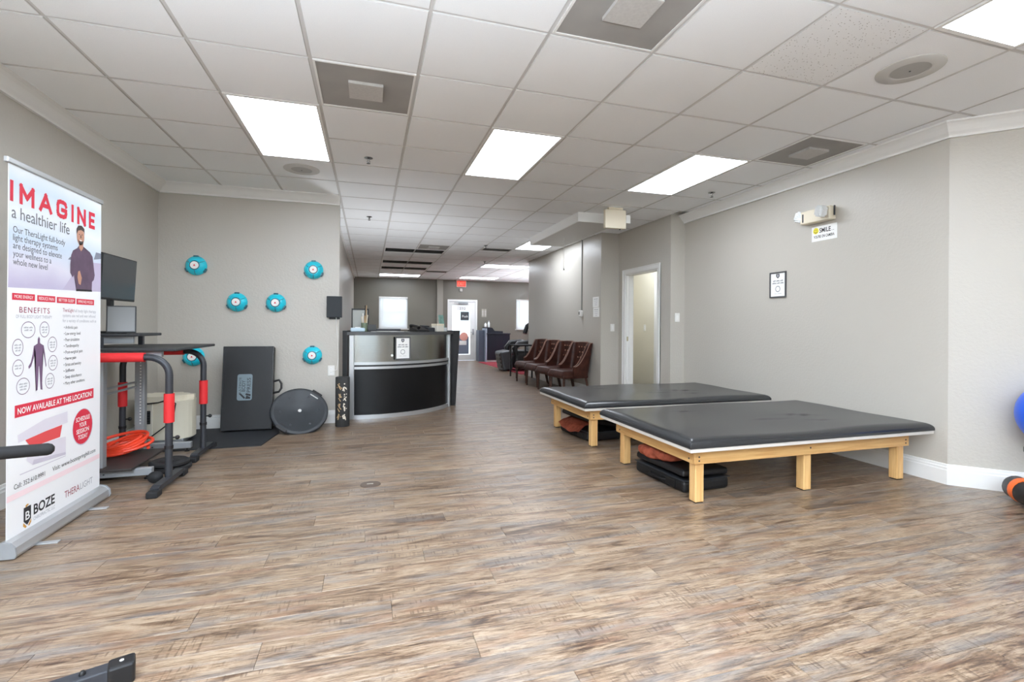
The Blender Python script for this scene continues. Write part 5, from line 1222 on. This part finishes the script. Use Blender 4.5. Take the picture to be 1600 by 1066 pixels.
b = bm_new(); poly(b, [(0.087, 0.585), (0.30, 0.628), (0.505, 0.635), (0.508, 0.570), (0.30, 0.560), (0.092, 0.545)], bl(1)); poly(b, [(0.165, 0.50), (0.435, 0.495), (0.49, 0.49), (0.49, 0.385), (0.20, 0.405), (0.155, 0.44)], bl(1)); obj('printed_machine', b, PK[0], sheet)
b = bm_new(); poly(b, [(0.144, 0.548), (0.30, 0.560), (0.455, 0.566), (0.435, 0.500), (0.19, 0.500)], bl(2)); obj('printed_machine_bed', b, PK[1], sheet)
b = bm_new(); poly(b, [(0.20, 0.405), (0.49, 0.385), (0.49, 0.40), (0.21, 0.43)], bl(2)); poly(b, [(0.105, 0.383), (0.49, 0.380), (0.49, 0.3765), (0.105, 0.379)], bl(2)); obj('printed_machine_shade', b, PK[2], sheet)
b = bm_new(); poly(b, ell(0.666, 0.513, 0.110, 0.112), bl(1)); obj('printed_badge_rim', b, PK[2], sheet)
b = bm_new(); poly(b, ell(0.664, 0.515, 0.105, 0.107), bl(2)); obj('printed_badge', b, INKR, sheet)
for k, s in enumerate(('SCHEDULE', 'YOUR', 'SESSION', 'TODAY')):
    text('printed_text', s, PAPER, sheet, bl(3) @ Matrix.Translation((0.664, 0.552 - k * 0.037, 0)), 0.038, (0.150, 0.080, 0.135, 0.105)[k], 'CENTER', bold=0.0006)
b = bm_new(); poly(b, [(0.014, 0.268), (0.860, 0.268), (0.860, 0.298), (0.014, 0.298)], bl(1)); obj('printed_stripe', b, PK[3], sheet)
text('printed_text', 'Call: 352.610.9991', INK, sheet, bl(2) @ Matrix.Translation((0.063, 0.318, 0)), 0.036, 0.240)
text('printed_text', 'Visit: www.bozespringhill.com', INK, sheet, bl(2) @ Matrix.Translation((0.368, 0.322, 0)), 0.036, 0.440)
text('printed_name', 'BOZE', INK, sheet, bl(1) @ Matrix.Translation((0.213, 0.140, 0)), 0.074, 0.178, bold=0.0018)
text('printed_text', 'CHIROPRACTIC, LLC', INKL, sheet, bl(1) @ Matrix.Translation((0.213, 0.108, 0)), 0.026, 0.180)
text('printed_name', 'THERA', INKM, sheet, bl(1) @ Matrix.Translation((0.483, 0.132, 0)), 0.056, 0.150)
text('printed_text', 'LIGHT', INKL, sheet, bl(1) @ Matrix.Translation((0.640, 0.132, 0)), 0.056, 0.137)
b = bm_new(); poly(b, [(0.136, 0.200), (0.192, 0.200), (0.192, 0.130), (0.164, 0.105), (0.136, 0.130)], bl(1)); obj('printed_shield', b, INK, sheet)
b = bm_new(); poly(b, [(0.150, 0.197), (0.150, 0.210), (0.164, 0.214), (0.178, 0.208)], bl(1)); poly(b, [(0.134, 0.125), (0.160, 0.098), (0.150, 0.093), (0.132, 0.108)], bl(1)); poly(b, [(0.194, 0.128), (0.168, 0.100), (0.180, 0.096), (0.194, 0.110)], bl(1)); obj('printed_shield_gold', b, mat('print_gold', (206, 150, 62), rough=0.5), sheet)
text('printed_letter', 'B', PAPER, sheet, bl(2) @ Matrix.Translation((0.164, 0.133, 0)), 0.062, 0.034, 'CENTER', bold=0.001)

# ------------------------------------------------------------------ dip bars
def make_dip(label, loc):
    """inverted U in the XZ plane; origin on floor under the right upright; bar runs to -X"""
    t = thing('dip_bar', label, 'exercise bar', loc, 0, 'dip bars')
    W_, Hh, R2, r = 0.60, 0.915, 0.13, 0.0235
    P = [(0, 0, 0.06), (0, 0, Hh - R2)] + [(-R2 + R2 * math.cos(a), 0, Hh - R2 + R2 * math.sin(a)) for a in [math.pi / 2 * k / 8 for k in range(1, 9)]]
    P += [(-W_ + R2 - R2 * math.sin(a), 0, Hh - R2 + R2 * math.cos(a)) for a in [math.pi / 2 * k / 8 for k in range(0, 9)]] + [(-W_, 0, 0.06)]
    b = bm_new(); tube(b, P, r, 14); obj('tube_frame', b, DARKMET, t)
    b = bm_new(); tube(b, [(-R2 - 0.02, 0, Hh), (-W_ + R2 + 0.02, 0, Hh)], r + 0.009, 16); g = obj('grip', b, RED, t); g['label'] = 'red foam grip'
    for x in (0, -W_):
        b = bm_new(); tube(b, [(x, 0, 0.45), (x, 0, 0.655)], r + 0.009, 16); g = obj('grip', b, RED, t); g['label'] = 'red foam grip'
        b = bm_new(); tube(b, [(x, 0, 0.055), (x, 0, 0.27)], r - 0.004, 14); obj('lower_post', b, DARKMET, t)
        b = bm_new(); tube(b, [(x, 0, 0.262), (x, 0, 0.285)], r + 0.004, 14); obj('collar', b, BLACK, t)
        b = bm_new(); tube(b, [(x + 0.02, 0, 0.34), (x + 0.045, 0, 0.34)], 0.006, 8); bmesh.ops.create_icosphere(b, subdivisions=2, radius=0.016, matrix=Matrix.Translation((x + 0.052, 0, 0.34))); obj('knob', b, BLACK, t)
        b = bm_new(); vs = prism(b, [(-0.24, 0.03), (0.24, 0.03), (0.24, 0.055), (0.20, 0.065), (-0.20, 0.065), (-0.24, 0.055)], 'x', x - 0.026, x + 0.026); ft = obj('foot', b, DARKMET, t)
        for s in (-1, 1):
            b = bm_new(); rbox(b, x - 0.034, s * 0.245 - 0.045, 0.0, x + 0.034, s * 0.245 + 0.045, 0.045, r=0.010); obj('foot_cap', b, RUBBER, ft)
    return t
dipA = make_dip('nearer dark grey dip bar with red foam grips in front of the desk', (-1.360, 3.985, 0))
dup(dipA, (-1.395, 4.85, 0), 0, 'farther dip bar with red grips reaching under the desk top')

# ------------------------------------------------------------------ standing workstation
t = thing('workstation', 'grey steel standing workstation with black top and low black deck', 'desk', (0, 0, 0))
for y in (4.20, 5.02):
    b = bm_new(); rbox(b, -2.10, y - 0.025, 0.03, -1.535, y + 0.025, 0.085, r=0.005); ft = obj('foot_rail', b, GREYMET, t)
    for x in (-2.07, -1.57): b = bm_new(); lathe(b, [(0.02, 0), (0.02, 0.012), (0.008, 0.014), (0.008, 0.032)], 12, M=Matrix.Translation((x, y, 0))); obj('levelling_foot', b, BLACK, ft)
    b = bm_new(); lathe(b, [(0.006, 0), (0.006, 0.002), (0, 0.003)], 10, M=Matrix.Translation((-1.83, y - 0.025, 0.055)) @ Matrix.Rotation(math.radians(90), 4, 'X')); obj('bolt', b, DARKMET, ft)
for y, x in ((4.20, -1.87), (4.88, -1.875)):
    b = bm_new(); rbox(b, x - 0.035, y - 0.03, 0.085 if y < 4.5 else 0.0, x + 0.035, y + 0.03, 0.95, r=0.004); po = obj('post', b, GREYMET, t)
    b = bm_new()
    for k in range(22):
        z = 0.30 + k * 0.026; box(b, x + 0.003, y - 0.0315, z - 0.006, x + 0.013, y - 0.0298, z + 0.006)
    stuff(obj('post_holes', b, WHITE, po))
    b = bm_new(); rbox(b, x - 0.018, y - 0.018, 0.95, x + 0.018, y + 0.018, 1.055, r=0.003); obj('post_extension', b, DARKMET, t)
for z in (0.615, 0.655):
    b = bm_new(); rbox(b, -1.905, 4.22, z - 0.008, -1.893, 4.87, z + 0.008, r=0.002); obj('cross_bar', b, GREYMET, t)
b = bm_new(); rbox(b, -2.14, 4.10, 0.950, -1.36, 5.05, 0.972, r=0.006); obj('desk_top', b, mat('black_top', (44, 45, 47), rough=0.5), t)
b = bm_new(); rbox(b, -2.12, 4.16, 0.905, -1.47, 4.20, 0.949, r=0.003); obj('top_beam', b, GREYMET, t)
b = bm_new(); rbox(b, -2.16, 4.28, 1.056, -1.66, 4.70, 1.078, r=0.006); obj('upper_shelf', b, mat('black_top2', (50, 51, 53), rough=0.45), t)
b = bm_new(); rbox(b, -2.13, 4.34, 1.0, -1.72, 4.37, 1.055, r=0.003); obj('shelf_beam', b, GREYMET, t)
b = bm_new(); rbox(b, -2.12, 4.115, 0.086, -1.635, 4.73, 0.104, r=0.004); obj('deck', b, mat('dark_deck', (52, 46, 44), rough=0.6, var=(18, 0.15)), t)
# monitor and tablet on the shelf
t = thing('monitor', 'dark flat monitor on a stand above the workstation', 'monitor', (-1.915, 4.53, 1.0785))
b = bm_new(); rbox(b, -0.012, -0.29, 0.255, 0.012, 0.26, 0.60, r=0.005, M=Matrix.Rotation(0.05, 4, 'Y')); obj('screen_case', b, BLACK, t)
b = bm_new(); box(b, 0.0125, -0.28, 0.27, 0.0135, 0.25, 0.592, M=Matrix.Rotation(0.05, 4, 'Y')); obj('screen', b, SCREEN, t)
b = bm_new(); rbox(b, -0.05, -0.03, 0.01, -0.02, 0.03, 0.40, r=0.006); obj('stand_neck', b, BLACK, t)
b = bm_new(); rbox(b, -0.13, -0.13, 0, 0.07, 0.10, 0.014, r=0.006); obj('stand_base', b, BLACK, t)
b = bm_new(); rbox(b, 0.013, -0.04, 0.258, 0.0145, 0.0, 0.266, r=0.0005); obj('maker_mark', b, SPK, t)
t = thing('tablet', 'grey tablet with dark edge propped on the upper shelf below the monitor', 'tablet', (-1.80, 4.36, 1.0785), 0.35)
Mt_ = Matrix.Rotation(-0.22, 4, 'X')
b = bm_new(); rbox(b, -0.095, -0.005, 0.003, 0.085, 0.006, 0.215, r=0.004, M=Mt_); obj('case', b, BLACK, t)
b = bm_new(); box(b, -0.086, -0.0062, 0.015, 0.076, -0.0052, 0.205, M=Mt_); obj('screen', b, mat('grey_screen', (92, 92, 90), rough=0.3), t)
b = bm_new(); rbox(b, -0.03, 0.01, 0.0, 0.03, 0.12, 0.006, r=0.002); rbox(b, -0.02, 0.03, 0.0, 0.02, 0.04, 0.12, r=0.002); obj('stand', b, BLACK, t)
b = bm_new(); rbox(b, -0.07, -0.05, 0, 0.07, 0.05, 0.085, r=0.02, seg=3)
tag(obj('black_device', b, BLACK, loc=(-2.10, 4.345, 1.0785)), 'black rounded device left of the tablet on the upper shelf', 'device')

# orange hose coiled on the deck
b = bm_new(); pts = []
for k in range(150):
    a = k / 150 * 2 * math.pi * 5; q = k / 150
    rx = 0.20 - 0.09 * abs(math.sin(q * 7)); pts.append((-1.90 + rx * math.cos(a) + 0.05 * math.sin(3 * q), 4.56 + 0.12 * math.sin(a) + 0.03 * q, 0.120 + 0.06 * q + 0.10 * (0.5 + 0.5 * math.sin(a + 0.6)) * (0.4 + 0.6 * q)))
tube(b, pts, 0.0125, 8); tag(obj('orange_hose', b, ORANGE), 'orange rubber hose coiled on the workstation deck', 'hose')

# beige air unit behind with vent and cord
t = thing('air_unit', 'beige portable air unit with black vent behind the workstation', 'appliance', (-1.87, 5.48, 0.0105))
b = bm_new(); P = []
for (cx, cy, aa, r_) in ((0.06, -0.02, 270, 0.16), (0.06, 0.02, 0, 0.16), (-0.19, 0.14, 90, 0.04), (-0.19, -0.14, 180, 0.04)):
    P += [(cx + r_ * math.cos(math.radians(aa + q)), cy + r_ * math.sin(math.radians(aa + q))) for q in (0, 15, 30, 45, 60, 75, 90)]
vs = prism(b, P, 'z', 0.04, 0.45); bmesh.ops.bevel(b, geom=[e for e in b.edges if all(v.co.z > 0.44 for v in e.verts)], offset=0.05, segments=4, affect='EDGES'); obj('body', b, BEIGE, t)
b = bm_new(); rbox(b, -0.20, -0.155, 0.0, 0.17, 0.15, 0.042, r=0.008); obj('base', b, GREYMET, t)
b = bm_new(); rbox(b, -0.205, -0.19, 0.04, -0.07, -0.17, 0.40, r=0.006); obj('front_panel', b, mat('cream_panel', (226, 222, 208), rough=0.5), t)
b = bm_new(); rbox(b, -0.185, -0.198, 0.20, -0.085, -0.188, 0.325, r=0.004); vn = obj('vent', b, BLACK, t)
for k in range(5): b = bm_new(); box(b, -0.178, -0.2005, 0.212 + k * 0.024, -0.092, -0.197, 0.218 + k * 0.024); obj('vent_slat', b, DARKMET, vn)
b = bm_new(); tube(b, [(-0.20, -0.20, 0.41), (-0.12, -0.215, 0.395), (-0.02, -0.20, 0.40), (0.06, -0.21, 0.425), (0.13, -0.225, 0.39), (0.12, -0.24, 0.30), (0.05, -0.245, 0.18), (-0.06, -0.25, 0.09), (-0.16, -0.25, 0.03)], 0.006, 8)
tube(b, [(-0.02, -0.205, 0.40), (-0.12, -0.215, 0.39), (-0.14, -0.212, 0.32), (-0.13, -0.215, 0.26), (-0.20, -0.225, 0.20)], 0.006, 8); obj('power_cord', b, BLACK, t)
# black round step discs on the floor
for k, (x, y, z, r_, lb) in enumerate(((-1.495, 4.42, 0.0, 0.142, 'lower black rubber disc on the floor by the workstation'), (-1.50, 4.41, 0.040, 0.135, 'upper black rubber disc stacked beside the workstation foot'))):
    tt = thing('rubber_disc', lb, 'disc', (x + 0.0, y, z), 0, 'stacked rubber discs')
    b = bm_new(); lathe(b, [(0.05, 0.022), (0.06, 0.004), (r_ - 0.02, 0), (r_, 0.012), (r_, 0.030), (r_ - 0.015, 0.039), (r_ - 0.04, 0.034), (0.07, 0.031), (0.06, 0.038), (0.03, 0.038), (0.025, 0.022)], 40); obj('plate', b, RUBBER, tt)
    b = bm_new(); lathe(b, [(0.028, 0.02), (0.028, 0.039), (0.018, 0.040), (0.018, 0.02)], 16); obj('hub', b, DARKMET, tt)
b = bm_new(); bmesh.ops.create_uvsphere(b, u_segments=24, v_segments=14, radius=0.042, matrix=Matrix.Translation((0, 0, 0.042)) @ Matrix.Diagonal((1.15, 1.0, 1.0, 1)))
for f in b.faces: f.smooth = True
tag(obj('massage_ball', b, RUBBER, loc=(-1.472, 4.07, 0)), 'small black ball on the floor by the nearer dip bar foot', 'ball')

# ------------------------------------------------------------------ exercise machine cut off at lower left
t = thing('exercise_machine', 'black exercise machine cut off at the lower left, only handle and foot tube in view', 'exercise machine', (0, 0, 0))
dirn = Vector((-0.938, -0.346, 0)); p0 = Vector((-0.735, 1.845, 0)); ang = math.atan2(dirn.y, dirn.x)
Mf = Matrix.Translation(p0) @ Matrix.Rotation(ang, 4, 'Z')
b = bm_new(); rbox(b, 0.04, -0.025, 0.012, 1.05, 0.025, 0.062, r=0.004, M=Mf); obj('foot_tube', b, DARKMET, t)
b = bm_new(); rbox(b, -0.015, -0.031, 0.0, 0.055, 0.031, 0.068, r=0.008, M=Mf); obj('end_cap', b, BLACK, t)
b = bm_new(); lathe(b, [(0.009, 0.062), (0.009, 0.068), (0.005, 0.074), (0, 0.075)], 12, M=Mf @ Matrix.Translation((0.115, 0, 0))); obj('bolt', b, BLACK, t)
b = bm_new(); lathe(b, [(0.006, 0.068), (0.006, 0.0695), (0, 0.07)], 12, M=Mf @ Matrix.Translation((0.02, 0, 0))); obj('rivet', b, SPK, t)
b = bm_new(); rbox(b, 1.0, -0.03, 0.062, 1.06, 0.03, 0.70, r=0.006, M=Mf); obj('upright', b, DARKMET, t)
b = bm_new(); up_ = Vector((-1.62, 2.073, 0.69)); tip = Vector((-1.213, 2.345, 0.652)); base_ = Mf @ Vector((1.03, 0, 0.66))
tube(b, [base_, base_.lerp(up_, 0.5) + Vector((0, 0, 0.01)), up_, up_.lerp(tip, 0.5), tip], 0.016, 12); obj('handle_bar', b, DARKMET, t)
dv = (tip - up_).normalized()
b = bm_new(); tube(b, [up_ + dv * 0.05, tip, tip + dv * 0.012, tip + dv * 0.02], [0.024, 0.024, 0.020, 0.010], 16); obj('handle_grip', b, RUBBER, t)

# ------------------------------------------------------------------ right edge: blue ball on wall rack, orange device
t = thing('wall_rack', 'dark metal ball rack on the angled wall, only an arm tip in view', 'rack', (0, 0, 0))
nw = Vector((-0.7071, -0.7071, 0)); tw = Vector((0.7071, -0.7071, 0)); WP = Vector((XR, YA, 0))
RB = 0.232; bc = Vector((4.315, 1.950, 0.592))
tip = Vector((4.062, 2.014, 0.378)); zr = tip.z
far_ = tip + tw * 0.55
b = bm_new(); tube(b, [tip, far_, far_ - nw * ((far_ - WP).dot(nw) - 0.012)], 0.015, 10); rbox(b, -0.012, -0.018, -0.018, 0.008, 0.018, 0.018, r=0.004, M=Matrix.Translation(tip) @ Matrix.Rotation(math.radians(-45), 4, 'Z')); obj('front_bar', b, DARKMET, t)
rs = bc - nw * 0.13; rs.z = zr
b = bm_new(); tube(b, [rs + tw * 0.02, rs + tw * 0.46], 0.015, 10); obj('rear_bar', b, DARKMET, t)
b = bm_new(); wpt = bc + tw * 0.30; wpt = wpt - nw * ((wpt - WP).dot(nw) - 0.008); wpt.z = zr; rbox(b, -0.16, -0.006, -0.04, 0.20, 0.006, 0.04, r=0.003, M=Matrix.Translation(wpt) @ Matrix.Rotation(math.radians(-45), 4, 'Z')); obj('wall_plate', b, DARKMET, t)
for q in (0.12, 0.42):
    p = rs + tw * q; b = bm_new(); tube(b, [p, p - nw * ((p - WP).dot(nw) - 0.012)], 0.012, 8); obj('bracket', b, DARKMET, t)
b = bm_new(); bmesh.ops.create_uvsphere(b, u_segments=40, v_segments=24, radius=RB)
for f in b.faces: f.smooth = True
bo = tag(obj('exercise_ball', b, BLUE, loc=bc), 'blue exercise ball resting on the wall rack at the right edge', 'ball')

t = thing('core_slider', 'black and orange exercise roller on the floor by the angled baseboard', 'exercise roller', (4.17, 2.11, 0), math.radians(146)); t.scale = (1.15, 1.15, 1.15)
def ribbon(prof):
    b = bm_new(); rows = []
    for (y, w_, z0, z1) in prof:
        rows.append([b.verts.new((w_ * math.cos(q), y, (z0 + z1) / 2 + (z1 - z0) / 2 * math.sin(q))) for q in [2 * math.pi * k / 20 for k in range(20)]])
    for A, B in zip(rows, rows[1:]):
        for k in range(20): f = b.faces.new((A[k], A[(k + 1) % 20], B[(k + 1) % 20], B[k])); f.smooth = True
    b.faces.new(rows[0]); b.faces.new(rows[-1][::-1]); return b
obj('front_pad', ribbon([(-0.07, 0.01, 0.06, 0.11), (-0.055, 0.045, 0.025, 0.13), (-0.02, 0.066, 0.012, 0.145), (0.05, 0.068, 0.010, 0.145)]), DARKMET, t)
obj('orange_band', ribbon([(0.035, 0.072, 0.006, 0.149), (0.060, 0.074, 0.005, 0.149), (0.075, 0.071, 0.006, 0.147)]), ORANGE2, t)
obj('body', ribbon([(0.06, 0.069, 0.006, 0.143), (0.10, 0.072, 0.006, 0.136), (0.16, 0.070, 0.006, 0.128), (0.26, 0.066, 0.004, 0.118), (0.36, 0.05, 0.002, 0.10), (0.40, 0.02, 0.01, 0.07)]), BLACK, t)
b = bm_new(); rbox(b, -0.074, 0.14, 0.03, -0.060, 0.26, 0.075, r=0.005); obj('side_pad', b, mat('blue_grey_pad', (70, 80, 110), rough=0.5), t)
b = bm_new(); tube(b, [(-0.071, 0.12, 0.028), (-0.076, 0.2, 0.018), (-0.068, 0.32, 0.02)], 0.010, 8); obj('orange_strip', b, ORANGE2, t)
b = bm_new(); tube(b, [(-0.02, -0.02, 0.05), (-0.03, -0.06, 0.035), (-0.035, -0.085, 0.03)], 0.006, 8); lathe(b, [(0.014, 0), (0.014, 0.006), (0, 0.007)], 10, M=Matrix.Translation((-0.035, -0.095, 0.022))); obj('pull_ring', b, DARKMET, t)
